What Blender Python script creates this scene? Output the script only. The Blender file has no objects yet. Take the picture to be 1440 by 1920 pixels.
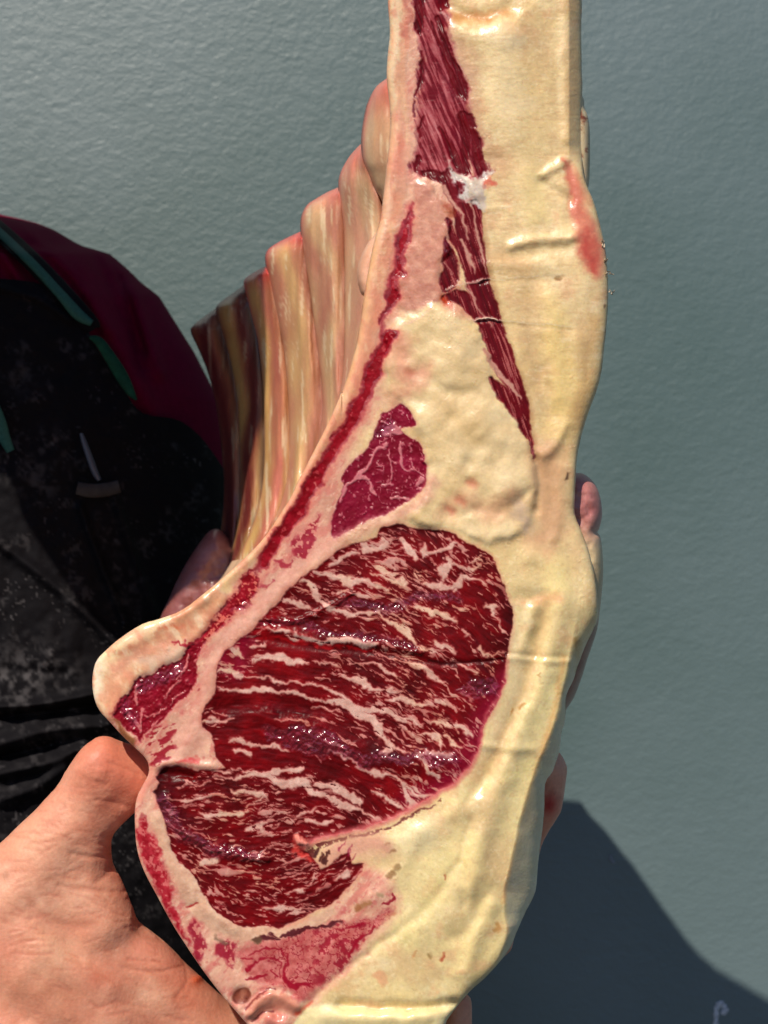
import bpy, bmesh, math, random, os
import numpy as np
from mathutils import Vector

# ------------------------------------------------------------------ camera, sky, sun, exposure
SC = bpy.context.scene
D = 0.60                      # camera stands 0.6 m in front of the cut face
S = 0.0002                    # one photo pixel on the cut face, in metres
cam = bpy.data.objects.new("camera", bpy.data.cameras.new("camera"))
SC.collection.objects.link(cam)
cam.location = (0, -D, 0); cam.rotation_euler = (math.radians(90), 0, 0)
cam.data.sensor_fit = 'VERTICAL'; cam.data.sensor_height = 24
cam.data.lens = 24 * D / (1920 * S)
cam.data.clip_start = 0.01; cam.data.clip_end = 100
cam.data.dof.use_dof = True; cam.data.dof.focus_distance = D - 0.004; cam.data.dof.aperture_fstop = 13.0
SC.camera = cam
SUN = Vector((-0.45, -1.0, 1.12)).normalized()      # direction towards the sun
w = bpy.data.worlds.new("World"); SC.world = w; w.use_nodes = True
nt = w.node_tree; bg = nt.nodes["Background"]
sky = nt.nodes.new("ShaderNodeTexSky"); sky.sky_type = 'NISHITA'; sky.sun_disc = False
sky.sun_elevation = math.asin(SUN.z); sky.sun_rotation = math.atan2(SUN.x, SUN.y)
nt.links.new(sky.outputs[0], bg.inputs[0]); bg.inputs[1].default_value = 0.068; sky.ozone_density = 10; sky.dust_density = 0; sky.air_density = 1
sun = bpy.data.objects.new("sun", bpy.data.lights.new("sun", 'SUN'))
sun.data.energy = 4.9; sun.data.angle = math.radians(0.5); sun.data.color = (1.0, 0.91, 0.78)
sun.rotation_euler = SUN.to_track_quat('Z', 'Y').to_euler(); sun.location = (-1, -2, 2.5)
SC.collection.objects.link(sun)
SC.view_settings.view_transform = 'Standard'; SC.view_settings.look = 'None'
SC.view_settings.exposure = 0.0; SC.view_settings.gamma = 1.0
SC.cycles.use_denoising = True

# ------------------------------------------------------------------ helpers
def lin(c):
    c = np.asarray(c, float) / 255.0
    return np.where(c <= 0.04045, c / 12.92, ((c + 0.055) / 1.055) ** 2.4)

def pos(px, py, y):
    k = S * (D + y) / D
    return (px - 720) * k, y, (960 - py) * k

RT = np.random.RandomState(7).rand(64, 256, 256).astype(np.float32)
def vn(x, y, cell, seed):
    """smooth value noise in -1..1"""
    t = RT[seed % 64]; x = np.asarray(x, float) / cell + seed * 3.71; y = np.asarray(y, float) / cell + seed * 1.93
    xi = np.floor(x).astype(int); yi = np.floor(y).astype(int)
    fx = x - xi; fy = y - yi
    fx = fx * fx * fx * (fx * (fx * 6 - 15) + 10); fy = fy * fy * fy * (fy * (fy * 6 - 15) + 10)
    a = t[xi & 255, yi & 255]; b = t[(xi + 1) & 255, yi & 255]
    c = t[xi & 255, (yi + 1) & 255]; d = t[(xi + 1) & 255, (yi + 1) & 255]
    return ((a * (1 - fx) + b * fx) * (1 - fy) + (c * (1 - fx) + d * fx) * fy) * 2 - 1
def fbm(x, y, cell, seed, oct=4, gain=0.55):
    s = 0; a = 1; n = 0
    for i in range(oct):
        s = s + a * vn(x, y, cell / 2 ** i, seed + i); n += a; a *= gain
    return s / n
def sm(a, b, x):
    t = np.clip((x - a) / (b - a), 0, 1); return t * t * (3 - 2 * t)

def crom(P, n=4, closed=True):
    P = np.asarray(P, float); N = len(P); out = []
    rng = range(N) if closed else range(N - 1)
    for i in rng:
        if closed: p0, p1, p2, p3 = P[i - 1], P[i], P[(i + 1) % N], P[(i + 2) % N]
        else: p0, p1, p2, p3 = P[max(i - 1, 0)], P[i], P[i + 1], P[min(i + 2, N - 1)]
        for j in range(n):
            t = j / n
            out.append(0.5 * (2 * p1 + (p2 - p0) * t + (2 * p0 - 5 * p1 + 4 * p2 - p3) * t * t + (3 * p1 - p0 - 3 * p2 + p3) * t ** 3))
    if not closed: out.append(P[-1])
    return np.array(out)

def sdf(P, x, y):
    """signed distance to a closed polygon, negative inside"""
    d2 = np.full(x.shape, 1e18); ins = np.zeros(x.shape, bool); N = len(P)
    for i in range(N):
        ax, ay = P[i]; bx, by = P[(i + 1) % N]
        ex, ey = bx - ax, by - ay; L = ex * ex + ey * ey + 1e-9
        t = np.clip(((x - ax) * ex + (y - ay) * ey) / L, 0, 1)
        d2 = np.minimum(d2, (x - ax - t * ex) ** 2 + (y - ay - t * ey) ** 2)
        c = ((ay > y) != (by > y))
        if c.any():
            with np.errstate(all='ignore'):
                ins ^= c & (x < (bx - ax) * (y - ay) / (by - ay + 1e-12) + ax)
    d = np.sqrt(d2); return np.where(ins, -d, d)

def obj(name, verts, faces, mat, parent=None, smooth=True, col=None, rough=None, quads=None, normals=None):
    me = bpy.data.meshes.new(name)
    v = np.asarray(verts, np.float32)
    if quads is not None:
        q = np.asarray(quads, np.int32); me.vertices.add(len(v)); me.vertices.foreach_set("co", v.ravel())
        me.loops.add(q.size); me.loops.foreach_set("vertex_index", q.ravel())
        me.polygons.add(len(q)); me.polygons.foreach_set("loop_start", np.arange(0, q.size, 4, dtype=np.int32))
        me.update(calc_edges=True)
    else:
        me.from_pydata([tuple(map(float, p)) for p in v], [], [tuple(map(int, f)) for f in faces])
    me.polygons.foreach_set("use_smooth", np.full(len(me.polygons), smooth))
    if col is not None:
        a = me.attributes.new("col", 'FLOAT_COLOR', 'POINT')
        c = np.ones((len(v), 4), np.float32); c[:, :3] = col; a.data.foreach_set("color", c.ravel())
    if rough is not None:
        a = me.attributes.new("rgh", 'FLOAT', 'POINT'); a.data.foreach_set("value", np.broadcast_to(rough, (len(v),)).astype(np.float32).copy())
    me.validate()
    if normals is not None: me.normals_split_custom_set_from_vertices(normals.tolist())
    me.materials.append(mat)
    o = bpy.data.objects.new(name, me); SC.collection.objects.link(o)
    if parent: o.parent = parent
    return o

def empty(name, loc, label, cat, group=None):
    o = bpy.data.objects.new(name, None); SC.collection.objects.link(o); o.location = (0, 0, 0)
    o.empty_display_size = 0.05
    o["label"] = label; o["category"] = cat
    if group: o["group"] = group
    return o

def mat(name, base=None, rough=0.5, attr=False, noise=(200, 0.1), bump=(400, 0.1, 0.001), spec=0.5, sss=0, sssr=(1, .3, .15), coat=0, scale=0.004):
    m = bpy.data.materials.new(name); m.use_nodes = True; t = m.node_tree; b = t.nodes["Principled BSDF"]
    N = t.nodes.new; Lk = t.links.new
    tc = N("ShaderNodeTexCoord")
    nz = N("ShaderNodeTexNoise"); nz.inputs["Scale"].default_value = noise[0]; nz.inputs["Detail"].default_value = 6
    Lk(tc.outputs["Object"], nz.inputs["Vector"])
    mr = N("ShaderNodeMapRange"); mr.inputs["To Min"].default_value = 1 - noise[1]; mr.inputs["To Max"].default_value = 1 + noise[1]
    mr.inputs["From Min"].default_value = 0.3; mr.inputs["From Max"].default_value = 0.7
    Lk(nz.outputs["Fac"], mr.inputs["Value"])
    mul = N("ShaderNodeVectorMath"); mul.operation = 'SCALE'
    if attr:
        at = N("ShaderNodeAttribute"); at.attribute_name = "col"; Lk(at.outputs["Color"], mul.inputs[0])
        ar = N("ShaderNodeAttribute"); ar.attribute_name = "rgh"; Lk(ar.outputs["Fac"], b.inputs["Roughness"])
        if name == "raw_meat":      # wet film: glossier where it is smooth and wet
            sp = N("ShaderNodeMapRange"); sp.inputs["From Min"].default_value = .17; sp.inputs["From Max"].default_value = .33; sp.inputs["To Min"].default_value = .9; sp.inputs["To Max"].default_value = .17
            Lk(ar.outputs["Fac"], sp.inputs["Value"]); Lk(sp.outputs[0], b.inputs["Specular IOR Level"])
    else:
        mul.inputs[0].default_value = tuple(base); b.inputs["Roughness"].default_value = rough
    Lk(mr.outputs[0], mul.inputs["Scale"]); Lk(mul.outputs[0], b.inputs["Base Color"])
    if bump:
        nb = N("ShaderNodeTexNoise"); nb.inputs["Scale"].default_value = bump[0]; nb.inputs["Detail"].default_value = 5
        Lk(tc.outputs["Object"], nb.inputs["Vector"])
        bp = N("ShaderNodeBump"); bp.inputs["Strength"].default_value = bump[1]; bp.inputs["Distance"].default_value = bump[2]
        Lk(nb.outputs["Fac"], bp.inputs["Height"]); Lk(bp.outputs[0], b.inputs["Normal"])
    b.inputs["Specular IOR Level"].default_value = spec
    if sss:
        b.inputs["Subsurface Weight"].default_value = sss; b.inputs["Subsurface Radius"].default_value = sssr
        b.inputs["Subsurface Scale"].default_value = scale
    if coat: b.inputs["Coat Weight"].default_value = coat; b.inputs["Coat Roughness"].default_value = 0.15
    return m

# ------------------------------------------------------------------ wall and ground
def wall_material():
    m = bpy.data.materials.new("painted_render"); m.use_nodes = True; t = m.node_tree; b = t.nodes["Principled BSDF"]
    N = t.nodes.new; Lk = t.links.new; tc = N("ShaderNodeTexCoord")
    n1 = N("ShaderNodeTexNoise"); m1 = N("ShaderNodeMapping"); m1.inputs["Location"].default_value = (1.9, 0, .1); n1.inputs["Scale"].default_value = 2.4; n1.inputs["Detail"].default_value = 4
    mp = N("ShaderNodeMapping"); mp.inputs["Rotation"].default_value = (0, math.radians(35), 0); mp.inputs["Scale"].default_value = (0.8, 1, 1.2)
    n2 = N("ShaderNodeTexNoise"); n2.inputs["Scale"].default_value = 165; n2.inputs["Detail"].default_value = 5; n2.inputs["Roughness"].default_value = 0.62
    n3 = N("ShaderNodeTexNoise"); n3.inputs["Scale"].default_value = 420; n3.inputs["Detail"].default_value = 3
    Lk(tc.outputs["Object"], m1.inputs[0]); Lk(m1.outputs[0], n1.inputs[0]); Lk(tc.outputs["Object"], mp.inputs[0]); Lk(mp.outputs[0], n2.inputs[0]); Lk(tc.outputs["Object"], n3.inputs[0])
    cr = N("ShaderNodeValToRGB"); cr.color_ramp.elements[0].position = 0.36; cr.color_ramp.elements[1].position = 0.64
    cr.color_ramp.elements[0].color = (*lin((70, 92, 91)), 1); cr.color_ramp.elements[1].color = (*lin((98, 115, 119)), 1)
    Lk(n1.outputs["Fac"], cr.inputs[0]); Lk(cr.outputs[0], b.inputs["Base Color"])
    ad = N("ShaderNodeMath"); ad.operation = 'MULTIPLY_ADD'; ad.inputs[1].default_value = 0.25
    Lk(n3.outputs["Fac"], ad.inputs[0]); Lk(n2.outputs["Fac"], ad.inputs[2])
    bp = N("ShaderNodeBump"); bp.inputs["Strength"].default_value = 0.4; bp.inputs["Distance"].default_value = 0.0016
    Lk(ad.outputs[0], bp.inputs["Height"]); Lk(bp.outputs[0], b.inputs["Normal"])
    b.inputs["Roughness"].default_value = 0.46; b.inputs["Specular IOR Level"].default_value = 1.0
    return m
WY = 0.50
wall = obj("wall", [(-2.5, WY, -1.3), (2.5, WY, -1.3), (2.5, WY, 1.6), (-2.5, WY, 1.6), (-2.5, WY + .2, -1.3), (2.5, WY + .2, -1.3), (2.5, WY + .2, 1.6), (-2.5, WY + .2, 1.6)],
           [(0, 1, 2, 3), (5, 4, 7, 6), (3, 2, 6, 7), (1, 5, 6, 2), (4, 0, 3, 7), (4, 5, 1, 0)], wall_material(), smooth=False)
wall["label"] = "grey-green rough painted wall, sunlit, behind the meat"; wall["category"] = "wall"
g = obj("ground", [(-8, -8, -1.3), (8, -8, -1.3), (8, 8, -1.3), (-8, 8, -1.3)], [(0, 1, 2, 3)],
        mat("concrete_ground", (0.06, 0.06, 0.06), 0.9, noise=(6, 0.15)), smooth=False)
g["kind"] = "structure"

# ------------------------------------------------------------------ shared traced data (photo pixels, on the plane of the cut)
OUT = [(728,-75),(727,0),(731,60),(727,102),(725,147),(731,200),(731,249),(724,320),(720,356),(713,409),(698,467),(682,556),(671,631),(651,707),(622,778),(591,841),(560,900),(544,934),(517,976),(492,1012),(456,1049),(417,1084),(383,1112),(342,1143),(300,1160),(267,1170),(227,1195),(200,1218),(182,1237),(175,1258),(173,1282),(177,1310),(187,1333),(207,1355),(230,1380),(253,1402),(273,1422),(279,1438),(277,1455),(263,1480),(254,1507),(253,1547),(257,1593),(270,1633),(293,1677),(320,1727),(347,1770),(383,1823),(417,1867),(443,1897),(463,1920),(500,1965),(540,1990),(700,1998),(828,1990),(834,1925),(849,1898),(880,1860),(907,1836),(935,1806),(956,1778),(973,1738),(987,1707),(1004,1671),(1009,1618),(1020,1529),(1022,1470),(1036,1447),(1049,1407),(1053,1373),(1060,1350),(1062,1305),(1075,1275),(1083,1250),(1096,1215),(1110,1186),(1121,1155),(1118,1100),(1106,1040),(1092,1000),(1078,965),(1078,930),(1080,890),(1082,860),(1089,822),(1102,778),(1124,715),(1133,653),(1140,573),(1140,522),(1136,472),(1130,442),(1122,410),(1112,375),(1100,347),(1092,310),(1091,230),(1092,160),(1091,133),(1090,60),(1091,0),(1091,-75)]
OUTC = crom(OUT, 3)

ST = 1.5
gx = np.arange(163, 1153, ST); gy = np.arange(-78, 2004, ST)
X, Y = np.meshgrid(gx, gy)            # rows = y
H_, W_ = X.shape
WXs = X + 1.5 * vn(X, Y, 9, 1) + 3.0 * vn(X, Y, 26, 2) + .8 * vn(X, Y, 4, 5)
WYs = Y + 1.5 * vn(X, Y, 9, 3) + 3.0 * vn(X, Y, 26, 4) + .8 * vn(X, Y, 4, 6)

def box(P, pad):
    P = np.asarray(P); x0, y0 = P[:, 0].min() - pad, P[:, 1].min() - pad; x1, y1 = P[:, 0].max() + pad, P[:, 1].max() + pad
    i0 = int(np.clip((x0 - gx[0]) / ST, 0, W_)); i1 = int(np.clip((x1 - gx[0]) / ST + 2, 0, W_))
    j0 = int(np.clip((y0 - gy[0]) / ST, 0, H_)); j1 = int(np.clip((y1 - gy[0]) / ST + 2, 0, H_))
    return slice(j0, j1), slice(i0, i1)
def poly(P, soft=1.5, warp=1.0, curve=True, pad=None):
    P = crom(P, 3) if curve else np.asarray(P, float)
    b = box(P, 12 + soft * 1.5 if pad is None else pad)
    x = X[b] + (WXs[b] - X[b]) * warp; y = Y[b] + (WYs[b] - Y[b]) * warp
    m = np.zeros(X.shape); m[b] = np.clip(0.5 - sdf(P, x, y) / (2 * soft), 0, 1); return m
def line(P, wd, soft=1.5, warp=1.0, n=3, raw=False):
    """tapered stroke mask; wd is the half width at each point"""
    P = np.asarray(P, float); wd = np.atleast_1d(np.asarray(wd, float))
    if len(wd) != len(P): wd = np.interp(np.linspace(0, 1, len(P)), np.linspace(0, 1, len(wd)), wd)
    Q = crom(np.c_[P, wd], n, closed=False) if len(P) > 2 else np.c_[P, wd]
    mx = wd.max(); b = box(P, mx * (3 if raw else 1) + 12)
    x = X[b] + (WXs[b] - X[b]) * warp; y = Y[b] + (WYs[b] - Y[b]) * warp
    best = np.full(x.shape, 1e9)
    for i in range(len(Q) - 1):
        ax, ay, aw = Q[i]; bx, by, bw = Q[i + 1]; ex, ey = bx - ax, by - ay
        t = np.clip(((x - ax) * ex + (y - ay) * ey) / (ex * ex + ey * ey + 1e-9), 0, 1)
        d = np.sqrt((x - ax - t * ex) ** 2 + (y - ay - t * ey) ** 2); ww = aw + (bw - aw) * t
        best = np.minimum(best, d / np.maximum(ww, 0.2) if raw else d - ww)
    m = np.zeros(X.shape)
    m[b] = np.exp(-best ** 2) if raw else np.clip(0.5 - best / (2 * soft), 0, 1)
    return m

COL = np.empty(X.shape + (3,)); RG = 0.36 + .06 * vn(X, Y, 40, 190); HT = np.zeros(X.shape)   # colour (display), roughness, relief in px
PART = np.zeros(X.shape, np.int16)
def paint(m, c, a=1.0):
    global COL
    k = (m * a)[..., None]; COL = COL * (1 - k) + np.asarray(c, float) * k
def jit(c, amt, cell, seed):
    n = fbm(X, Y, cell, seed)[..., None]; return np.asarray(c, float) + n * np.asarray(amt, float)

# ---- base fat
COL[:] = jit((226, 203, 156), (12, 14, 20), 120, 10)
yel = sm(1000, 1300, Y) * sm(600, 800, X)
paint(yel, jit((230, 212, 160), (8, 10, 16), 90, 14), 0.8)
paint(sm(.0, .5, fbm(X, Y, 70, 170, 4)), (212, 180, 138), .55)
paint(sm(.1, .6, fbm(X, Y, 50, 174, 4)), (238, 222, 182), .6)
paint(sm(.15, .6, fbm(X, Y, 36, 178, 4)), (222, 170, 132), .4)
for P_, w_, c_, a_ in [([(930,70),(950,160),(970,240)], 34, (236, 220, 180), .6), ([(1000,120),(1010,300)], 30, (222, 200, 150), .5), ([(870,120),(880,260),(930,300)], 22, (208, 170, 138), .5), ([(1040,620),(1070,720),(1050,790)], 34, (232, 206, 142), .6), ([(985,520),(990,640),(1010,740)], 22, (214, 184, 138), .5), ([(1050,1060),(1046,1110)], 22, (240, 222, 160), .7), ([(960,1180),(965,1290),(920,1400)], 20, (216, 196, 160), .7), ([(1045,1260),(990,1400),(940,1560)], 20, (240, 226, 170), .6), ([(760,1570),(800,1560)], 24, (240, 226, 190), .7), ([(830,1620),(800,1700),(760,1760)], 20, (214, 200, 140), .5), ([(880,1600),(900,1700),(880,1780)], 20, (234, 214, 158), .5), ([(900,1660),(850,1740)], 12, (212, 186, 138), .5)]:
    paint(line(P_, [w_], soft=18, warp=2), c_, a_)
saw = fbm(X * .22, Y, 6, 210, 3); paint(sm(.2, .5, saw) * sm(-.2, .4, fbm(X, Y, 60, 213)) * sm(1000, 700, Y), (240, 222, 190), .6); paint(sm(.22, .5, -saw) * sm(1000, 700, Y), (206, 172, 130), .35)
grn = fbm(X, Y, 7, 216, 2); paint(sm(.35, .6, grn), (240, 226, 190), .35); paint(sm(.35, .6, -grn), (208, 176, 132), .3)
for P_, w_, c_, a_ in [([(868,90),(880,170),(895,250)], 16, (202, 158, 128), .65), ([(915,62),(950,68),(970,80)], 14, (242, 224, 190), .7), ([(930,110),(960,140),(950,190)], 20, (238, 220, 180), .6), ([(960,205),(1000,195)], 10, (240, 222, 186), .7), ([(900,295),(935,298)], 9, (196, 158, 120), .6), ([(1000,345),(1010,400)], 26, (232, 214, 158), .6), ([(1030,560),(1050,660),(1056,760)], 18, (236, 214, 150), .5), ([(1074,60),(1075,200)], 8, (206, 176, 134), .7), ([(1056,40),(1057,200)], 4, (240, 226, 190), .7), ([(925,480),(985,500)], 14, (210, 176, 132), .6), ([(1010,560),(960,570)], 14, (214, 182, 138), .5), ([(1110,600),(1100,700),(1080,790)], 12, (200, 160, 110), .5)]:  # among the tan strokes, traced highlights are put into the fat colour
    paint(line(P_, [w_], soft=12, warp=2.5), c_, a_)
HT += 1.6 * fbm(X, Y, 60, 20) + 0.22 * fbm(X, Y, 10, 24, 3)

# ---- left side is pinker: rib, membranes and connective tissue
LINE_L = [(720,-90),(835,-90),(835,0),(850,120),(880,240),(880,380),(835,470),(815,560),(740,600),(722,700),(705,770),(660,850),(640,960),(640,1010),(560,1085),(470,1190),(445,1210),(410,1270),(410,1300),(390,1350),(430,1440),(330,1500),(320,1560),(380,1660),(420,1715),(520,1740),(620,1700),(690,1625),(745,1680),(700,1760),(650,1812),(590,1875),(540,1930),(500,2010),(150,2010),(150,1100),(400,1000),(560,700),(690,300)]
mL = poly(LINE_L, soft=16, warp=2)
paint(mL, jit((216, 164, 146), (16, 20, 20), 46, 30))
fbp = fbm(X * .75 + Y * .66, (Y * .75 - X * .66) * .35, 13, 182, 4)
fbq = fbm(X * .75 + Y * .66, (Y * .75 - X * .66) * .5, 6, 224, 3); paint(mL * sm(.0, .45, fbp), (208, 122, 114), .65); paint(mL * sm(.1, .45, -fbp), (236, 196, 172), .6); paint(mL * sm(.3, .6, fbq), (196, 96, 96), .5); paint(mL * sm(.3, .6, -fbq), (238, 206, 186), .55)
paint(mL * sm(.2, .6, fbm(X, Y, 18, 186, 4)) * sm(1500, 1560, Y), (200, 96, 100), .5)
paint(line([(790,560),(760,600),(745,680),(735,740)], [40,50,40,30], soft=18), (220, 178, 150), .7)
# rim membrane along the rib edge
RIM = [(727,-80),(727,0),(731,60),(726,147),(731,249),(722,340),(712,409),(698,467),(683,556),(671,631),(652,707),(622,778),(591,841),(560,900),(517,976),(456,1049),(383,1112)]
mR = line(RIM, [34,36,36,36,38,40,38,36,36,34,30,24,20,18,16,18,20], soft=5, warp=1.5)
paint(mR, jit((222, 170, 142), (14, 18, 18), 30, 33)); 
paint(line([(745,-80),(742,60),(742,110)], [10, 12, 5], soft=3, warp=2), (226, 205, 175), .9)
paint(line([(732,110),(736,150),(735,250)], [5, 6, 3], soft=3, warp=2), (224, 200, 170), .9)
paint(line([(762,-80),(765,20),(762,70)], [6, 7, 5], soft=4, warp=2), (190, 110, 95), .8)
PART[mR > .5] = 1
HT += 5 * line(RIM, [18] * 17, raw=True, warp=.4)
for P_, w_, c_, a_ in [([(700,470),(688,556),(676,640),(654,720)], 7, (232, 186, 140), .8), ([(716,410),(704,470)], 6, (234, 190, 150), .7), ([(745,330),(738,400),(722,480),(706,560),(690,640),(664,730),(630,800)], 10, (226, 150, 122), .6), ([(760,200),(756,300),(752,350)], 16, (224, 168, 148), .7), ([(745,270),(740,300),(752,320)], 12, (222, 140, 122), .6), ([(736,330),(728,400),(716,450)], 5, (234, 200, 176), .8),
    ([(655,735),(622,800),(590,860),(555,925)], 5, (232, 180, 140), .9), ([(535,965),(500,1012),(465,1055),(425,1090)], 7, (232, 196, 150), .9), ([(425,1100),(380,1125),(345,1150)], 10, (236, 206, 156), .8)]:
    paint(line(P_, [w_], soft=7, warp=1.5), c_, a_)
paint(mR * sm(.1, .5, fbm(X, Y * .4, 14, 192, 3)), (214, 138, 116), .55); paint(mR * sm(.1, .5, fbm(X, Y * .4, 18, 196, 3)), (236, 198, 164), .6)
# glistening rib bone face
BONE = [(775,345),(800,345),(830,380),(842,420),(840,470),(825,500),(828,560),(800,575),(760,575),(748,560),(745,530),(760,490),(770,440),(775,400)]
mB = poly(BONE, soft=6, warp=2); paint(mB, jit((206, 148, 130), (22, 30, 28), 14, 35)); HT += 5 * sm(0, 1, mB) + 1.6 * mB * fbm(X, Y, 14, 37, 3)
PART[mB > .5] = 2
# chine bone
CHB = [(400,1098),(342,1143),(267,1170),(200,1218),(172,1260),(172,1320),(207,1355),(215,1330),(240,1298),(258,1272),(300,1245),(350,1215),(365,1195),(420,1130)]
mC = poly(CHB, soft=5, warp=1.5); paint(mC, jit((230, 178, 146), (12, 22, 26), 30, 40))
paint(line([(300,1163),(240,1195),(195,1235),(182,1290)], [14,16,14,8], soft=8, warp=2), (240, 214, 176), .9)
paint(line([(300,1178),(330,1176),(348,1170)], [3, 5, 2], soft=4), (216, 110, 76), .8)
paint(line([(225,1225),(245,1215)], [3, 4], soft=4), (216, 130, 100), .7)
fbc = fbm(X * .9 - Y * .45, (Y * .9 + X * .45) * .5, 16, 228, 4); paint(mC * sm(.0, .4, fbc), (220, 146, 118), .65); paint(mC * sm(.05, .45, -fbc), (242, 216, 186), .7)
for P_, w_, c_, a_ in [([(215,1250),(260,1225),(320,1205)], 9, (224, 160, 136), .7), ([(200,1300),(215,1280),(235,1262)], 8, (226, 160, 130), .6), ([(182,1240),(180,1270),(184,1310)], 8, (246, 232, 214), .8), ([(330,1165),(375,1140),(420,1120)], 6, (228, 170, 130), .6), ([(268,1240),(310,1228),(345,1205)], 9, (226, 190, 172), .7), ([(210,1205),(260,1185)], 6, (228, 150, 128), .5)]:
    paint(line(P_, [w_], soft=6, warp=2.5), c_, a_)
PART[mC > .5] = 3
HT += 4 * mC + 5 * line([(380,1125),(300,1175),(225,1215)], [12, 16, 14], raw=True, warp=.5) + 1.2 * mC * fbm(X, Y, 18, 41, 3)

# ---- soft kidney fat lump, centre right
LUMP = [(740,600),(800,575),(860,585),(895,620),(915,670),(920,730),(960,780),(990,830),(1003,880),(1003,950),(960,1010),(900,1010),(860,990),(780,985),(790,930),(803,890),(798,840),(780,800),(760,755),(730,740),(725,690)]
mF = poly(LUMP, soft=8, warp=2)
paint(mF, jit((226, 204, 162), (12, 18, 24), 50, 44)); HT += 7 * mF + mF * (6 * fbm(X, Y, 60, 45, 2) + 1.9 * fbm(X, Y, 17, 47, 3))
paint(line([(750,640),(760,700),(790,700),(745,745)], [22, 20, 14, 12], soft=14, warp=3), (220, 160, 136), .8)
paint(line([(840,960),(870,940),(920,960),(960,930)], [16, 12, 16, 14], soft=14, warp=3), (214, 168, 134), .75)
for q in [((766,695),7),((862,940),7),((842,955),6),((882,905),8)]:
    paint(line([q[0], (q[0][0] + 6, q[0][1] + 5)], [q[1]], soft=5), (206, 130, 104), .7); HT -= 3 * line([q[0], (q[0][0] + 6, q[0][1] + 5)], [q[1]], raw=True)
PART[mF > .5] = 4
# tan neck of fat at the right and grey glassy patch
paint(line([(1020,850),(1030,920),(1035,990),(1000,1010)], [26, 30, 26, 18], soft=16, warp=2), (206, 164, 128), .85)
paint(line([(965,950),(985,970),(985,990)], [8, 12, 8], soft=8, warp=3), (196, 172, 152), .8)
paint(line([(1066,130),(1066,280)], [10, 8], soft=8), (206, 176, 130), .5)
paint(line([(850,30),(900,36),(950,24)], [8, 10, 6], soft=8, warp=2), (196, 132, 70), .75)
paint(line([(840,60),(850,110),(880,150)], [10, 16, 10], soft=12, warp=2), (212, 176, 150), .7)
# relief of the fat: grooves (negative) and ridges (positive)
REL = [([(835,6),(870,30),(905,34),(955,16)], [12], -9), ([(850,60),(900,62),(960,60)], [20], 6), ([(930,90),(950,160),(960,240)], [30], 5),
 ([(860,240),(880,300),(930,300)], [14], -4), ([(1058,-70),(1060,120),(1064,260)], [7], 5), ([(1016,330),(1040,312),(1064,298)], [6], 7), ([(1014,338),(1045,358),(1066,378)], [6], -6),
 ([(1066,300),(1071,350),(1068,420)], [7], -5), ([(958,462),(990,452),(1030,449),(1078,441)], [6, 7, 8, 6], 8), ([(950,478),(1000,474),(1065,468)], [11], -3.5),
 ([(905,500),(960,496),(1040,500)], [12], 4), ([(900,526),(960,521),(1000,518),(1066,514)], [1.8], 2.5), ([(893,599),(960,602),(1010,605),(1075,613)], [1.8], 2.5),
 ([(900,530),(960,525),(1066,519)], [3], -2.5), ([(893,604),(1010,611),(1075,618)], [3], -2.5),
 ([(905,394),(940,390),(965,402)], [3], 3), ([(1030,560),(1045,650),(1050,740)], [16], 7), ([(985,560),(1000,650),(1010,720)], [12], -4),
 ([(1085,640),(1080,740),(1050,810),(1020,850)], [14], 6), ([(1005,860),(1008,900),(1006,960)], [4], -7), ([(1018,850),(1040,838),(1062,800)], [7], 5), ([(1048,880),(1050,960),(1040,1010)], [9], 5),
 ([(1000,1040),(1030,1060),(1045,1110)], [16], 7), ([(975,1120),(1010,1118),(1045,1120)], [10], -6),
 ([(1026,1140),(1014,1190),(1003,1228),(984,1292),(951,1372),(915,1452),(880,1500)], [10], -9),
 ([(1002,1140),(990,1180),(980,1220)], [9], 8), ([(1052,1130),(1040,1190),(1020,1260),(995,1330),(950,1440),(905,1560),(880,1660)], [20], 14),
 ([(950,1229),(1000,1229),(1066,1231)], [3], -4), ([(950,1236),(1010,1237),(1066,1238)], [4], 4),
 ([(905,1397),(950,1402),(1000,1405)], [6], 5),
 ([(868,1700),(868,1600),(880,1540)], [5], -5), ([(800,1560),(840,1530),(880,1500)], [18], 8), ([(730,1580),(760,1570)], [20], 6),
 ([(900,1640),(860,1700),(790,1740)], [30], 5), ([(920,1700),(895,1760),(870,1820)], [14], 10), ([(905,1690),(880,1740),(850,1760)], [10], -4),
 ([(860,1620),(820,1680),(770,1730),(730,1757),(695,1785),(650,1812),(600,1862),(560,1897)], [7, 8, 8, 6, 5, 5, 5, 5], -5),
 ([(780,1560),(740,1650),(700,1680)], [16], 6), ([(640,1884),(700,1888),(760,1890),(850,1884)], [7], -18), ([(610,1905),(700,1908),(800,1908)], [14], 12),
 ([(945,30),(955,120)], [26], 4), ([(985,330),(1000,400)], [18], 4), ([(1010,700),(1030,780)], [10], -4), ([(820,600),(870,640),(880,700)], [20], 5), ([(810,720),(860,740)], [12], -5), ([(900,830),(880,870)], [10], -5), ([(925,960),(960,950),(990,920)], [8], -6), ([(840,970),(900,955)], [9], -6)]
for P, wd, h in REL: HT += .85 * h * line(P, [1.25 * q_ for q_ in wd] if min(wd) > 3 else wd, raw=True, warp=1.0)
paint(line([(1026,1140),(1003,1228),(984,1292),(951,1372),(915,1452)], [5], soft=7, warp=1.5), (204, 166, 116), .55)
paint(line([(978,1130),(1050,1122)], [7], soft=9, warp=2), (218, 156, 116), .6)
paint(line([(1083,1200),(1085,1230),(1078,1260)], [4, 6, 3], soft=6, warp=2), (196, 140, 60), .85)
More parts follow.
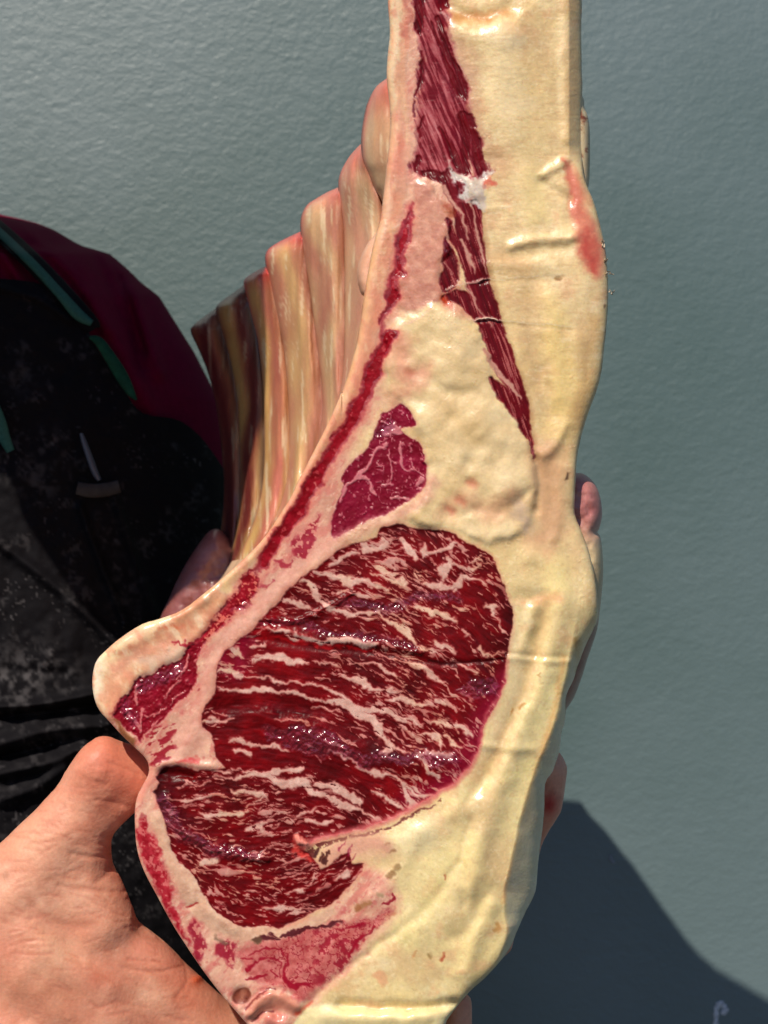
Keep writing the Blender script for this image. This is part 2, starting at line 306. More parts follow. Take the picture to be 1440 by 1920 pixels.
for a, r in [((1085,1206),3),((1066,1305),3),((1015,1263),2),((983,1318),4),((963,1330),3)]:
    paint(line([a, (a[0] - 3, a[1] + 5)], [r], soft=2.5, warp=2), (170, 120, 60), .7)
paint(line([(1058,1230),(1040,1330),(1010,1430),(985,1530),(965,1620),(945,1690)], [4], soft=6), (222, 160, 96), .5)
# stain on the bulge
paint(poly([(1062,296),(1080,315),(1095,370),(1112,410),(1126,450),(1134,495),(1126,520),(1105,512),(1090,488),(1078,455),(1072,415),(1068,365)], soft=9, warp=2), jit((210, 122, 102), (14, 26, 24), 26, 50), .9)
paint(line([(1098,440),(1104,470),(1112,500)], [8, 12, 9], soft=9, warp=3), (192, 74, 62), .75)
paint(line([(1060,300),(1072,360)], [4], soft=5, warp=2), (196, 96, 80), .6)
# tiny blemishes
for a, b_, r, c in [((720,1583),(726,1579),2,(120,70,30)), ((729,1598),(737,1594),2.5,(110,70,30)), ((736,1638),(748,1625),4,(150,120,80)), ((730,1648),(736,1642),6,(140,105,66)), ((706,1675),(712,1678),4,(160,140,110)), ((668,1704),(673,1698),5,(150,90,50)), ((680,1694),(692,1692),4,(160,110,70)), ((834,1792),(832,1800),3,(170,60,36)), ((808,1790),(808,1792),2.5,(150,120,70)), ((1062,894),(1060,902),2.5,(40,15,5)), ((1044,520),(1052,522),2.5,(140,90,40)), ((1134,570),(1135,572),2,(90,50,20)), ((834,1645),(834,1648),2,(160,70,40)), ((925,1745),(930,1738),5,(190,140,80)), ((778,1780),(776,1795),2,(200,140,90)), ((712,1830),(716,1840),10,(222,168,130)), ((736,1710),(726,1712),4,(190,120,90)), ((1096,232),(1097,240),2,(100,40,30))]:
    paint(line([a, b_], [r], soft=2.5, warp=1.5), c, .75)

# ---- red strip beside the rib
RED = (138, 6, 22); DRED = (108, 4, 16)
RS1 = [(772,383),(771,400),(768,425),(760,460),(750,490),(756,505),(758,517),(745,518),(744,535),(750,555),(740,570),(722,592),(713,604),(711,597),(721,575),(727,545),(729,522),(735,515),(736,495),(742,465),(752,435),(764,400)]
RS2 = [(743,620),(742,635),(728,655),(716,690),(710,705),(700,717),(690,745),(675,785),(652,825),(632,856),(612,885),(604,905),(585,930),(572,958),(545,997),(520,1033),(503,1062),(488,1062),(490,1035),(517,990),(540,957),(562,925),(572,893),(590,868),(607,852),(626,820),(647,780),(672,738),(685,700),(700,672),(697,665),(712,640),(722,620)]
RS3 = [(478,1074),(486,1098),(474,1125),(458,1150),(428,1170),(402,1188),(382,1207),(362,1208),(372,1187),(395,1165),(416,1140),(425,1120),(445,1100),(455,1080)]
mS = np.maximum(poly(RS1, 3.2, 1.6), np.maximum(poly(RS2, 3.2, 1.8), poly(RS3, 3, 3.2))); mS = np.maximum(mS, .7 * line([(772,380),(768,420),(752,480),(745,520),(740,560),(720,590),(722,625),(728,650),(706,700),(695,730),(660,805),(620,865),(590,905),(550,975),(500,1045),(470,1090),(440,1130)], [3, 5, 6, 4, 5, 3, 4, 5, 4, 5, 6, 6, 6, 6, 6, 5, 5], 3, 2))
halo = np.maximum(poly(RS1, 8, 1.4), np.maximum(poly(RS2, 8, 1.4), poly(RS3, 9, 2)))
paint(np.maximum(poly(RS1, 16, 1.4, pad=40), np.maximum(poly(RS2, 16, 1.4, pad=40), poly(RS3, 14, 2, pad=40))), (218, 116, 98), .5); paint(halo, (204, 78, 72), .6)
fib = fbm(X * .8 + Y * .6, Y * .8 - X * .6, 9, 60, 3)
mS = mS * np.where(Y > 1070, sm(-.25, .05, fib + .12), 1) 
paint(mS, jit(RED, (34, 14, 18), 12, 62)); paint(mS * sm(.25, .5, fib), (196, 84, 84), .6); PART[(halo > .75)] = 5
HT += mS * (-1.2 + .8 * fbm(X, Y, 8, 64, 3)); RG = np.where(mS > .5, .40, RG)
paint(line([(589,905),(600,925)], [1.5], warp=1), (210, 120, 110), .8)

# ---- upper thin muscle (skirt) with mauve sheath
mM = poly([(797,-78),(833,-78),(834,20),(846,80),(862,130),(882,190),(892,240),(905,300),(912,330),(860,335),(780,325),(775,300),(785,250),(790,200),(783,150),(790,100),(784,60),(782,0)], soft=7, warp=2.5)
fs = fbm((X - .38 * (Y - 0)) * 1.0, Y * .12, 6, 66, 3)
fsf = fbm((X - .42 * Y), Y * .14, 3.6, 67, 3); paint(mM, np.asarray((148, 58, 70.)) + fs[..., None] * np.asarray((38, 48, 46)) + fsf[..., None] * np.asarray((40, 56, 52))); paint(mM * sm(.05, .4, -fs - .6 * fsf), (104, 8, 26), .9); PART[mM > .5] = 6
HT += mM * (2.2 * fs - 2)
mU = np.zeros(X.shape)
for P, wd in [([(785,-78),(815,-40),(833,10)], [14, 16, 6]), ([(795,-78),(790,0),(786,30),(786,60)], [8, 8, 9, 5]), ([(820,-20),(826,14)], [12, 6]),
  ([(820,35),(830,60),(838,95),(850,120),(868,165),(875,185)], [5, 6, 6, 6, 7, 3]), ([(808,45),(818,70),(828,92)], [2, 3, 3]), ([(828,92),(840,130),(855,165),(865,178)], [3, 5, 8, 4]),
  ([(790,95),(790,125),(795,138),(785,160),(778,182)], [2.5, 3, 4, 3, 2]), ([(777,190),(778,215)], [2]), ([(797,218),(790,240),(788,258)], [3]), ([(870,218),(874,260),(872,290),(876,320)], [10, 8, 8, 6]), ([(882,216),(889,260),(897,295),(904,326)], [6, 7, 9, 9]),
  ([(822,240),(838,262),(852,290),(868,322)], [3, 5, 8, 6]), ([(785,298),(782,322)], [6, 3]), ([(795,325),(820,332),(845,335)], [5, 10, 8]), ([(845,322),(842,350),(856,380),(870,410),(882,440),(886,470)], [8, 8, 8, 7, 6, 3]),
  ([(890,385),(893,430),(899,470),(905,510)], [8, 10, 7, 7]), ([(838,412),(850,445),(862,470),(875,500),(892,530)], [4, 7, 7, 8, 10]), ([(836,450),(840,480),(848,500),(842,525),(836,540)], [4, 10, 12, 14, 8]), 
  ([(832,560),(858,556),(882,570),(900,590)], [5, 12, 12, 12]), ([(892,530),(910,570),(925,610),(940,650),(956,690),(972,735),(984,775),(994,815),(1001,858)], [14, 17, 16, 14, 12, 10, 8, 5, 1.5]),
  ([(858,362),(872,420),(886,480),(898,540),(912,590)], [10, 18, 19, 20, 18]), ([(905,570),(925,630),(948,690),(970,740),(990,800)], [18, 18, 17, 13, 6]), ([(842,335),(858,350),(866,372)], [14, 14, 12]),
  ([(922,712),(940,735),(958,760),(975,790),(990,822)], [5, 11, 9, 7, 2])]:
    mU = np.maximum(mU, line(P, [1.12 * q_ for q_ in wd], soft=2.2, warp=1.1))
paint(line([(885,400),(905,510),(925,610),(958,695),(985,770),(1003,860)], [18, 18, 20, 16, 12, 4], soft=6, warp=1), (160, 112, 72), .6)
paint(line([(838,500),(850,560),(900,580)], [20, 24, 20], soft=8, warp=1), (200, 130, 112), .7)
ang = .36
fs2 = fbm((X - ang * Y), Y * .10, 5, 70, 3)
paint(mU, np.asarray((96, 4, 14.)) + np.clip(fs2, -1, 1)[..., None] * np.asarray((30, 8, 10)))
fs4 = fbm((X - .30 * Y), Y * .12, 3.4, 74, 3); st = np.maximum(sm(.34, .52, fs2), .8 * sm(.32, .5, fs4)) * mU * sm(360, 420, Y)
paint(st, (182, 108, 100), .75)
for P, wd in [([(868,450),(878,480),(890,510)], [5, 7, 3]), ([(880,380),(892,420),(900,470),(912,515)], [2.5, 4, 5, 2]), ([(835,350),(850,380),(868,410),(882,450)], [7, 6, 4, 2]), ([(872,535),(888,560),(905,590),(920,615)], [3, 3, 2, 1.5]), ([(905,655),(930,690),(955,725),(975,745)], [6, 8, 7, 3]), ([(838,444),(845,465)], [5, 3]), ([(880,300),(885,325)], [3, 5]), ([(835,490),(850,512)], [1.5])]:
    paint(line(P, [.6 * q_ for q_ in wd], soft=1.8, warp=1.2), (192, 138, 122)); 
paint(line([(838,385),(846,400)], [4, 7], soft=6, warp=2), (150, 60, 20), .8); paint(line([(828,560),(842,568)], [6, 6], soft=4, warp=2), (186, 66, 30), .8)
PART[mU > .5] = 7; HT += mU * (-2.2 + 1.6 * fs2); RG = np.where(mU > .5, .32, RG)
paint(poly([(845,302),(855,318),(875,326),(895,328),(916,324),(908,345),(908,365),(916,378),(905,388),(885,388),(868,372),(862,348),(850,328)], 3, 3), jit((208, 194, 186), (18, 24, 26), 10, 74))
HT += 6 * line([(880,340),(895,370)], [14], raw=True, warp=2) 
paint(line([(905,345),(922,342)], [6, 8], soft=5, warp=3), (206, 84, 66), .75)
paint(line([(858,372),(885,378)], [3], soft=3, warp=2), (170, 100, 96), .6)
# white knife lines crossing the muscle
for P in ([(835,542),(862,530),(905,525)], [(880,598),(930,602)], [(735,612),(775,598),(812,582)], [(738,425),(752,424)]):
    m_ = line(P, [1.6], soft=1.6, warp=1.5); paint(m_, (224, 190, 170), .8); HT += 2 * m_
paint(line([(905,526),(960,521),(1066,514)], [1.0], soft=1.2), (240, 226, 196), .7); paint(line([(893,599),(960,602),(1075,612)], [1.0], soft=1.2), (240, 226, 196), .7)

# ---- cap muscle
CAP = [(742,762),(760,761),(779,790),(775,800),(753,808),(763,820),(782,829),(794,845),(800,866),(800,897),(791,915),(763,939),(739,958),(720,968),(680,983),(641,1001),(622,1004),(622,975),(632,945),(645,915),(641,894),(653,872),(669,857),(687,839),(702,817),(705,802),(714,780),(730,768)]
mK = poly(CAP, 1.6, 1.2); paint(poly(CAP, 7, 1), (206, 110, 116), .6)
paint(mK, jit((122, 10, 36), (22, 8, 18), 34, 80)); PART[mK > .5] = 8
cell = np.abs(fbm(X, Y, 26, 82, 3)); veins = (1 - sm(.0, .045, cell)) * sm(-.2, .2, fbm(X, Y, 50, 85))
spk = sm(.42, .6, fbm(X, Y, 7, 86, 2))
fv = np.maximum(veins, spk * .7)
for P, wd in [([(724,838),(702,848),(690,868),(668,896),(648,918),(640,940)], [3, 2.5, 3, 3.5, 3, 2]), ([(668,898),(688,903),(697,922),(706,930)], [4, 3, 4, 2]), ([(730,848),(737,868),(739,888),(732,906),(720,914)], [1.5]), ([(752,832),(756,856),(760,876),(778,880)], [1.5, 3, 2, 1]), ([(733,936),(748,934),(764,936)], [3, 3, 2]), ([(720,812),(735,806),(752,812)], [6, 9, 7]), ([(705,868),(716,874)], [1.5]), ([(772,862),(780,884),(796,892)], [1.5]), ([(785,905),(792,898)], [3, 4]), ([(714,790),(730,800),(742,795)], [2])]:
    fv = np.maximum(fv, line(P, wd, soft=1.2, warp=1.6))
fv *= mK; paint(fv, (208, 132, 134), .85)
HT += mK * (-1 + 1.2 * fbm(X, Y, 8, 88, 3)) + fv * 1.5; RG = np.where(mK > .5, .34, RG)
# seam of pale fat between cap and eye
SEAM = [(812,900),(790,935),(750,968),(700,988),(650,1008),(600,1052),(550,1090),(505,1130),(465,1175),(425,1215),(402,1255),(390,1320),(370,1370),(330,1420)]
paint(line(SEAM, [10, 12, 12, 12, 16, 22, 26, 28, 26, 24, 20, 18, 26, 26], soft=8, warp=1.6), jit((216, 160, 144), (16, 22, 22), 16, 90) + fbq[..., None] * np.array((14, 26, 26)), .7)
HT += 3 * line(SEAM, [14], raw=True, warp=1)
mp = np.maximum(poly([(600,958),(596,1000),(584,1020),(575,1043),(563,1046),(550,1037),(548,1022),(566,1002),(584,979)], 2.5, 2.5) * sm(-.28, -.05, fbm(X, Y, 7, 92, 2)), line([(526,1052),(540,1060),(553,1050)], [5, 5, 2], soft=2.5, warp=3) * .8)
mp = np.maximum(mp, line([(490,1097),(500,1088),(507,1090)], [2], soft=2, warp=3) * .7)
paint(poly([(600,958),(590,1010),(574,1045),(548,1040),(545,1015),(580,975)], 9, 2), (206, 104, 104), .55); paint(mp, (160, 16, 44))

# ---- chine muscle
CHM = [(359,1207),(376,1207),(370,1241),(369,1270),(360,1299),(330,1322),(301,1351),(272,1378),(262,1392),(250,1378),(227,1358),(211,1347),(210,1331),(220,1313),(238,1301),(257,1274),(286,1263),(304,1246),(333,1237),(351,1219)]
mH = poly(CHM, 1.8, 1.6); paint(poly(CHM, 7, 1.4), (206, 104, 96), .5)
paint(mH, jit((132, 8, 28), (26, 8, 16), 20, 95)); PART[mH > .5] = 9
fc = fbm((X + Y * .9), (Y - X) * .25, 8, 97, 3); fl = sm(.28, .42, fc) * sm(-.1, .25, fbm(X, Y, 30, 99)) * mH
for P, wd in [([(340,1270),(320,1290),(305,1310)], [1, 2, 1]), ([(352,1293),(330,1306),(320,1320)], [1, 2, 1]), ([(310,1325),(285,1338),(272,1345)], [1.5]), ([(258,1282),(250,1300),(258,1320)], [1.5, 3, 3]), ([(360,1225),(352,1245),(338,1262)], [1.5, 3, 1]), ([(270,1330),(266,1350),(262,1370)], [2, 2, 3]), ([(238,1330),(250,1345),(262,1362)], [4, 3, 4])]:
    fl = np.maximum(fl, line(P, wd, 1.2, 1.6) * mH)
paint(fl, (212, 128, 124), .85); HT += mH * (-2 + 2.0 * fbm(X, Y, 6, 100, 3)) + fl; RG = np.where(mH > .5, .32, RG)
paint(line([(315,1207),(335,1200),(358,1202),(380,1192)], [1.5, 3, 4, 3], 1.8, 3), (170, 20, 44), .9)
sn = fbm((X * .5 + Y), (Y * .5 - X) * .4, 9, 102, 3)
m2 = poly([(300,1358),(328,1362),(326,1390),(318,1420),(300,1432),(285,1430),(272,1400),(280,1375)], 3, 2) * sm(-.12, .08, sn); paint(m2, (158, 16, 36)); 
paint(line([(330,1432),(350,1425),(368,1424)], [2, 5, 4], 5, 3), (200, 40, 46), .8)
paint(line([(215,1352),(235,1380),(250,1396)], [4, 6, 4], 3, 1.5), (120, 60, 20), .7)
paint(line([(374,1293),(373,1295)], [2], 1.5), (150, 40, 40), .8)

# ---- the eye
EYE = [(460,1191),(489,1162),(507,1147),(532,1118),(545,1102),(566,1083),(597,1064),(618,1043),(635,1031),(670,1018),(705,1008),(721,988),(750,982),(771,991),(790,995),(825,994),(854,1002),(870,1018),(904,1031),(921,1047),(931,1070),(942,1097),(954,1122),(960,1143),(962,1168),(958,1189),(954,1214),(949,1249),(947,1276),(940,1299),(926,1333),(906,1359),(899,1386),(894,1414),(880,1440),(852,1467),(820,1490),(790,1508),(755,1524),(715,1541),(680,1554),(640,1562),(590,1574),(570,1590),(588,1612),(602,1628),(620,1622),(633,1608),(655,1598),(662,1620),(682,1618),(678,1634),(665,1650),(650,1665),(635,1685),(620,1697),(600,1702),(567,1720),(530,1737),(475,1740),(450,1735),(430,1725),(410,1713),(395,1695),(377,1672),(370,1652),(355,1635),(337,1615),(322,1587),(313,1556),(307,1532),(298,1505),(288,1482),(297,1468),(293,1455),(303,1442),(333,1437),(368,1444),(400,1444),(424,1438),(404,1419),(402,1399),(393,1374),(381,1362),(381,1336),(393,1315),(404,1299),(406,1270),(412,1242),(422,1222),(443,1207)]
mE = poly(EYE, 1.5, 1.0, curve=False)
eb = box(EYE, 10)
ex, ey = X[eb], Y[eb]
CP = np.array([(560,1090,25),(640,1080,15),(720,1050,20),(850,1030,50),(900,1100,40),(850,1150,30),(700,1130,22),(600,1140,10),(500,1170,5),(600,1200,8),(750,1200,25),(900,1200,40),(450,1260,0),(600,1270,8),(750,1270,28),(880,1260,40),(420,1330,-5),(550,1310,5),(700,1340,32),(850,1340,38),(900,1330,50),(480,1390,8),(620,1400,20),(780,1400,30),(860,1410,40),(400,1460,0),(550,1460,10),(700,1450,25),(800,1460,50),(350,1520,0),(500,1510,0),(620,1490,20),(700,1510,40),(600,1540,10),(350,1570,30),(450,1560,-5),(350,1640,45),(400,1690,40),(470,1660,5),(550,1660,-8),(620,1660,-35),(600,1620,-20),(500,1720,5),(580,1690,-15),(440,1610,10)], float)
c2 = np.zeros(ex.shape); s2 = np.zeros(ex.shape)
for x_, y_, a_ in CP:
    wgt = 1 / ((ex - x_) ** 2 + (ey - y_) ** 2 + 400) ** 1.5; a2 = math.radians(2 * a_); c2 += wgt * math.cos(a2); s2 += wgt * math.sin(a2)
th = .5 * np.arctan2(s2, c2) + .16 * vn(ex, ey, 40, 12)
ux, uy = np.cos(th), np.sin(th)
def blur(a, r):
    k = np.exp(-np.arange(-int(3 * r) - 1, int(3 * r) + 2) ** 2 / (2 * r * r)); k /= k.sum()
    a = np.apply_along_axis(lambda v: np.convolve(v, k, 'same'), 0, a); return np.apply_along_axis(lambda v: np.convolve(v, k, 'same'), 1, a)
def samp(a, i, j):
    i = np.clip(i, 0, a.shape[0] - 1.001); j = np.clip(j, 0, a.shape[1] - 1.001); i0 = i.astype(int); j0 = j.astype(int); fi = i - i0; fj = j - j0
    return (a[i0, j0] * (1 - fj) + a[i0, j0 + 1] * fj) * (1 - fi) + (a[i0 + 1, j0] * (1 - fj) + a[i0 + 1, j0 + 1] * fj) * fi
def lic(r, n, step, seed):
    no = np.random.RandomState(seed).rand(*ex.shape); no = blur(no, r) if r > .3 else no
    J, I = np.meshgrid(np.arange(ex.shape[1]), np.arange(ex.shape[0])); acc = no.copy()
    for sg in (1, -1):
        i, j = I.astype(float), J.astype(float)
        for _ in range(n):
            vx, vy = samp(ux, i, j), samp(uy, i, j); i = i + sg * step * vy; j = j + sg * step * vx; acc += samp(no, i, j)
    acc -= acc.mean(); return acc / acc.std()
l1 = lic(2.8, 7, 1.4, 1); l2 = lic(1.4, 5, 1.2, 2); l3 = lic(.6, 5, 1.2, 3); l4 = lic(5.0, 12, 2.5, 4)
dens = .25 * fbm(ex, ey, 90, 16, 3)
for x_, y_, r_, v_ in [(520,1330,90,-1.5),(470,1355,60,-1.2),(560,1215,70,-.9),(940,1160,40,-.9),(870,1150,50,-.5),(880,1240,60,-.5),(330,1450,40,-1.2),(690,1450,50,-.7),(620,1440,50,-.6),(480,1690,60,-.2),(400,1620,40,-.5),(480,1340,80,-.6),(720,1430,40,-.5),(670,1240,60,-.3),(500,1560,60,.25),(850,1340,60,.25),(720,1290,70,.3),(740,1110,60,.6),(620,1080,50,.35),(740,1010,40,.6),(860,1060,50,.3),(700,1340,60,.2),(430,1250,26,.6),(800,1480,40,.3)]:
    dens += v_ * np.exp(-((ex - x_) ** 2 + (ey - y_) ** 2) / (r_ * r_))
iso = fbm(ex, ey, 9, 26, 2) * 2.2
f = .55 * l1 + .42 * l2 + .12 * l3 + .2 * l4 + .34 * iso + dens
fk = .85 * sm(1.36, 1.6, f)
fk = np.maximum(fk, .85 * sm(1.75, 2.0, l2 + .35 * l3 + .6 * dens))
FL = [([(470,1240),(506,1236),(543,1238),(583,1247)],[3,7,8,2]),([(589,1240),(618,1240),(642,1248)],[3,4,2]),([(458,1270),(506,1274),(537,1282),(589,1280),(620,1290),(652,1315)],[3,4,4,4,5,6]),
([(408,1290),(454,1295),(493,1297),(531,1301),(568,1307),(589,1313),(631,1315)],[3,6,9,5,7,4,8]),([(620,1312),(640,1322),(674,1336),(700,1354),(718,1379),(741,1398),(766,1409)],[6,15,17,12,8,5,2]),([(674,1322),(720,1336),(759,1359)],[8,8,5]),([(735,1395),(727,1416)],[6,8]),
([(640,1267),(674,1279),(716,1292),(759,1299)],[4,10,5,2]),([(745,1237),(782,1251),(814,1267),(837,1279)],[2,6,7,2]),([(846,1240),(869,1251),(892,1267)],[3,6,3]),([(680,1247),(704,1249),(730,1265),(759,1274)],[3,4,5,2]),
([(732,1308),(768,1317),(810,1327)],[6,7,3]),([(814,1315),(832,1318)],[7,8]),([(787,1379),(819,1386),(832,1402)],[4,8,3]),([(810,1359),(835,1354),(862,1363),(878,1377)],[3,5,6,5]),([(837,1382),(853,1393),(869,1405)],[5,6,5]),([(777,1416),(812,1411),(846,1414)],[4,7,5]),([(743,1345),(768,1350),(796,1356)],[4,5,3]),
([(492,1182),(510,1184),(547,1192),(589,1201),(640,1204),(704,1207)],[2,4,6,9,11,8]),([(700,1152),(727,1162),(746,1179),(770,1192),(787,1210),(814,1221),(835,1235)],[5,5,9,8,4,5,2]),([(821,1203),(855,1219)],[9,6]),([(899,1214),(915,1228),(949,1228)],[5,4,1.5]),
([(752,1016),(769,1031),(783,1043)],[6,11,7]),([(800,1040),(833,1027),(854,1016)],[5,8,4]),([(790,1022),(804,1041)],[5,6]),([(842,1050),(833,1070),(833,1093)],[7,9,4]),([(842,1058),(877,1064),(900,1060)],[6,7,4]),([(879,1050),(898,1043)],[4]),
([(792,1095),(812,1098),(846,1104),(867,1102),(871,1085),(896,1085),(910,1093)],[4,9,7,9,8,5,3]),([(783,1141),(817,1150),(842,1162),(858,1164)],[7,9,7,4]),([(910,1133),(931,1137),(931,1158),(946,1181)],[5,6,2.5,2.5]),([(700,1100),(731,1102)],[4,4]),([(700,1079),(762,1089)],[4,5]),([(775,1070),(785,1085)],[6,4]),([(873,1177),(879,1189)],[5,4]),
([(597,1070),(628,1083),(660,1089),(678,1093),(720,1100)],[5,9,9,7,4]),([(618,1060),(649,1043),(680,1039)],[6,8,4]),([(566,1089),(587,1110),(597,1127),(624,1137)],[4,8,8,4]),([(537,1125),(566,1135),(578,1147)],[6,8,3]),([(620,1141),(660,1154),(712,1152)],[6,7,6]),([(680,1018),(691,1031),(712,1029),(720,1015)],[7,9,8,8]),([(628,1110),(660,1097)],[5,4]),
([(402,1455),(431,1459),(460,1450),(510,1457),(531,1467),(558,1473)],[2,3,6,11,9,5]),([(441,1440),(489,1446),(560,1440)],[3,4,8]),([(435,1486),(464,1484),(489,1492),(504,1502)],[4,5,9,3]),([(492,1500),(460,1515)],[5,2]),([(339,1500),(368,1502),(404,1492)],[6,5,2]),([(379,1527),(406,1528),(452,1523)],[4,8,8]),([(464,1550),(481,1542),(497,1536)],[4,8,4]),([(484,1540),(491,1556)],[6,3]),([(348,1465),(377,1469),(395,1463)],[2,3,2]),([(377,1615),(402,1609)],[7,9]),([(402,1444),(431,1446)],[4,6]),([(443,1411),(468,1417)],[6,8]),
([(431,1392),(452,1386),(472,1399),(506,1399),(543,1411)],[4,9,5,7,3]),([(540,1465),(565,1465),(590,1490),(627,1497),(652,1510),(680,1520),(705,1540)],[8,12,9,6,10,6,5]),([(595,1470),(640,1482),(680,1507)],[9,12,6]),([(622,1412),(665,1432),(702,1447),(747,1462),(765,1490),(774,1512)],[3,5,6,5,8,17]),([(695,1487),(730,1502),(755,1520)],[4,6,3]),([(720,1415),(737,1405)],[7,8]),([(777,1415),(805,1445),(822,1460)],[4,8,5]),([(810,1410),(850,1415)],[6,7]),([(570,1537),(615,1542)],[6,6]),([(555,1525),(595,1520)],[4,3]),([(757,1472),(795,1490),(815,1495)],[4,6,5]),
([(475,1660),(510,1660)],[4,2]),([(538,1672),(572,1666)],[3,6]),([(490,1707),(532,1700),(575,1702),(610,1699)],[3,7,2,2]),([(628,1646),(652,1636)],[6,8]),([(585,1652),(597,1640)],[3,6]),([(515,1345),(560,1350),(582,1358)],[1.5,3,1.5]),([(382,1353),(410,1350),(436,1349)],[4,5,2]),([(392,1338),(420,1336)],[3,2]),([(425,1218),(450,1222),(462,1235)],[5,8,4]),([(475,1208),(494,1212)],[6,8]),([(412,1258),(440,1262),(455,1270)],[6,8,5]),([(585,1326),(612,1332),(630,1340)],[2,4,2]),([(640,1380),(665,1390)],[3,2])]
big = np.zeros(X.shape)
for P, wd in FL: big = np.maximum(big, line(P, [.74 * q_ for q_ in wd], soft=2.0, warp=2.2))
bigE = big[eb]
cut = 1 - .9 * sm(.9, 1.4, -(l2 * .8 + l3 * .5)) * (bigE < .99)         # broken edges
fk = np.maximum(fk * (1 - .0 * bigE), bigE * np.where(l3 * .7 + l2 * .5 < -1.5, .15, 1))
rd = np.random.RandomState(21); inE = sdf(EYE, ex, ey) < -2; cand = np.argwhere(inE); st_m = np.zeros(ex.shape); wxE = (WXs[eb] - ex) * .9; wyE = (WYs[eb] - ey) * .9
for n_ in range(4600):
    ci, cj = cand[rd.randint(len(cand))]
    dd = dens[ci, cj] + .5 * vn(ex[ci, cj], ey[ci, cj], 30, 28)
    if rd.rand() > .36 + .36 * dd: continue
    L_ = np.exp(rd.normal(2.15, .5)); wd_ = np.clip(np.exp(rd.normal(.08, .42)), .6, 3) * (.65 + L_ / 34); a_ = th[ci, cj] + rd.normal(0, .16); ca, sa = math.cos(a_), math.sin(a_)
    h_ = int(L_ / ST * 1.1) + 5; i0, i1, j0, j1 = max(ci - h_, 0), ci + h_ + 1, max(cj - h_, 0), cj + h_ + 1
    dx = ex[i0:i1, j0:j1] + wxE[i0:i1, j0:j1] - ex[ci, cj]; dy = ey[i0:i1, j0:j1] + wyE[i0:i1, j0:j1] - ey[ci, cj]
    u_ = (dx * ca + dy * sa) / L_; v_ = -dx * sa + dy * ca + rd.normal(0, .22) * L_ * (u_ * u_ - .3) + rd.normal(0, .12) * L_ * np.abs(u_)
    sk = rd.uniform(-.5, .5); prof = np.clip(1 - u_ * u_, 0, 1) ** .7 * (1 + sk * u_) * (1 + .5 * np.sin(u_ * 5 + ci))
    st_m[i0:i1, j0:j1] = np.maximum(st_m[i0:i1, j0:j1], np.clip((wd_ * prof - np.abs(v_)) / 1.3 + .5, 0, 1) * (np.abs(u_) < 1) * rd.uniform(.6, 1))
fk = np.maximum(fk, st_m)
FK = np.zeros(X.shape); FK[eb] = fk
L3 = np.zeros(X.shape); L3[eb] = l3; L2 = np.zeros(X.shape); L2[eb] = l2
paint(poly(EYE, 8, .8), (196, 84, 80), .6)
red = np.asarray((106, 3, 9.)) + (4 * L3 + 7 * L2)[..., None] * np.asarray((1, .06, .1)) + fbm(X, Y, 60, 18)[..., None] * np.asarray((24, 3, 5))
L4 = np.zeros(X.shape); L4[eb] = l4; red = red * (1 + .16 * L4 + .22 * fbm(X, Y, 34, 220, 3))[..., None]; red = np.clip(.88 * red, (52, 0, 3), (146, 22, 36))
mag = line([(945,1270),(930,1310),(900,1360),(880,1420),(830,1470),(760,1500)], [16, 22, 24, 22, 16, 12], soft=14) + line([(415,1235),(440,1260),(460,1200)], [16], soft=12)
red = red * (1 - .6 * np.clip(mag, 0, 1)[..., None]) + np.asarray((140, 12, 50.)) * .6 * np.clip(mag, 0, 1)[..., None]
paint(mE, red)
thk = sm(.4, .92, blur(FK, 1.7))[..., None]; fcol = np.asarray((200, 128, 118.)) * (1 - thk) + jit((208, 162, 148), (12, 16, 16), 30, 19) * thk + fbm(X, Y, 7, 23, 3)[..., None] * np.asarray((16, 20, 20))
fcol = fcol + sm(.1, .5, fbm(X, Y, 70, 21))[..., None] * np.asarray((4, 8, -2))
paint(mE * FK, fcol); PART[mE > .5] = 10
HT += mE * (-1.6 + .12 * L3 + .22 * L2) + mE * FK * .8
RG = np.where(mE > .5, .36 + .12 * FK, RG)
lowm = poly([(560,1590),(602,1628),(660,1600),(690,1615),(650,1670),(600,1705),(530,1742),(450,1740),(395,1700),(360,1640),(312,1556),(300,1515),(330,1540),(380,1575),(450,1605),(520,1600)], 2, 1)
PART[(lowm > .5) & (mE > .5)] = 11
# cut step across the eye: raised lip above, fold shadow below
HT += 5 * line([(500,1180),(560,1188),(620,1200),(700,1207),(790,1222)], [7, 9, 10, 8, 5], raw=True, warp=.5)
HT -= 3.2 * line([(470,1194),(530,1204),(600,1214),(680,1220),(760,1231),(820,1243),(880,1242),(950,1236)], [5, 7, 8, 8, 7, 8, 5, 3], raw=True, warp=.5)
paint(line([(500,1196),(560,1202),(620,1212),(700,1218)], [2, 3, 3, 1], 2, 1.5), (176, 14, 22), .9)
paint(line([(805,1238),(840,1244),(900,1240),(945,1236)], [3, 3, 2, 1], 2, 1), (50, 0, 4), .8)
HT += 5 * line([(500,1160),(560,1166),(610,1140),(660,1110)], [6], raw=True) ; HT -= 1.5 * line([(440,1158),(520,1170),(580,1160),(625,1132),(665,1105)], [2.2], raw=True, warp=.6)
HT -= 8 * line([(305,1450),(330,1452),(360,1455)], [8, 10, 6], raw=True, warp=.6); HT += 6 * line([(300,1436),(340,1430),(400,1438)], [5], raw=True)
HT += 6 * line([(480,1330),(560,1370),(640,1400),(760,1430),(850,1430)], [24], raw=True) - 5 * line([(420,1325),(520,1322),(600,1335)], [16], raw=True)
HT += 8 * line([(310,1500),(350,1560),(430,1600),(500,1610)], [14, 14, 12, 8], raw=True)
FORM = True
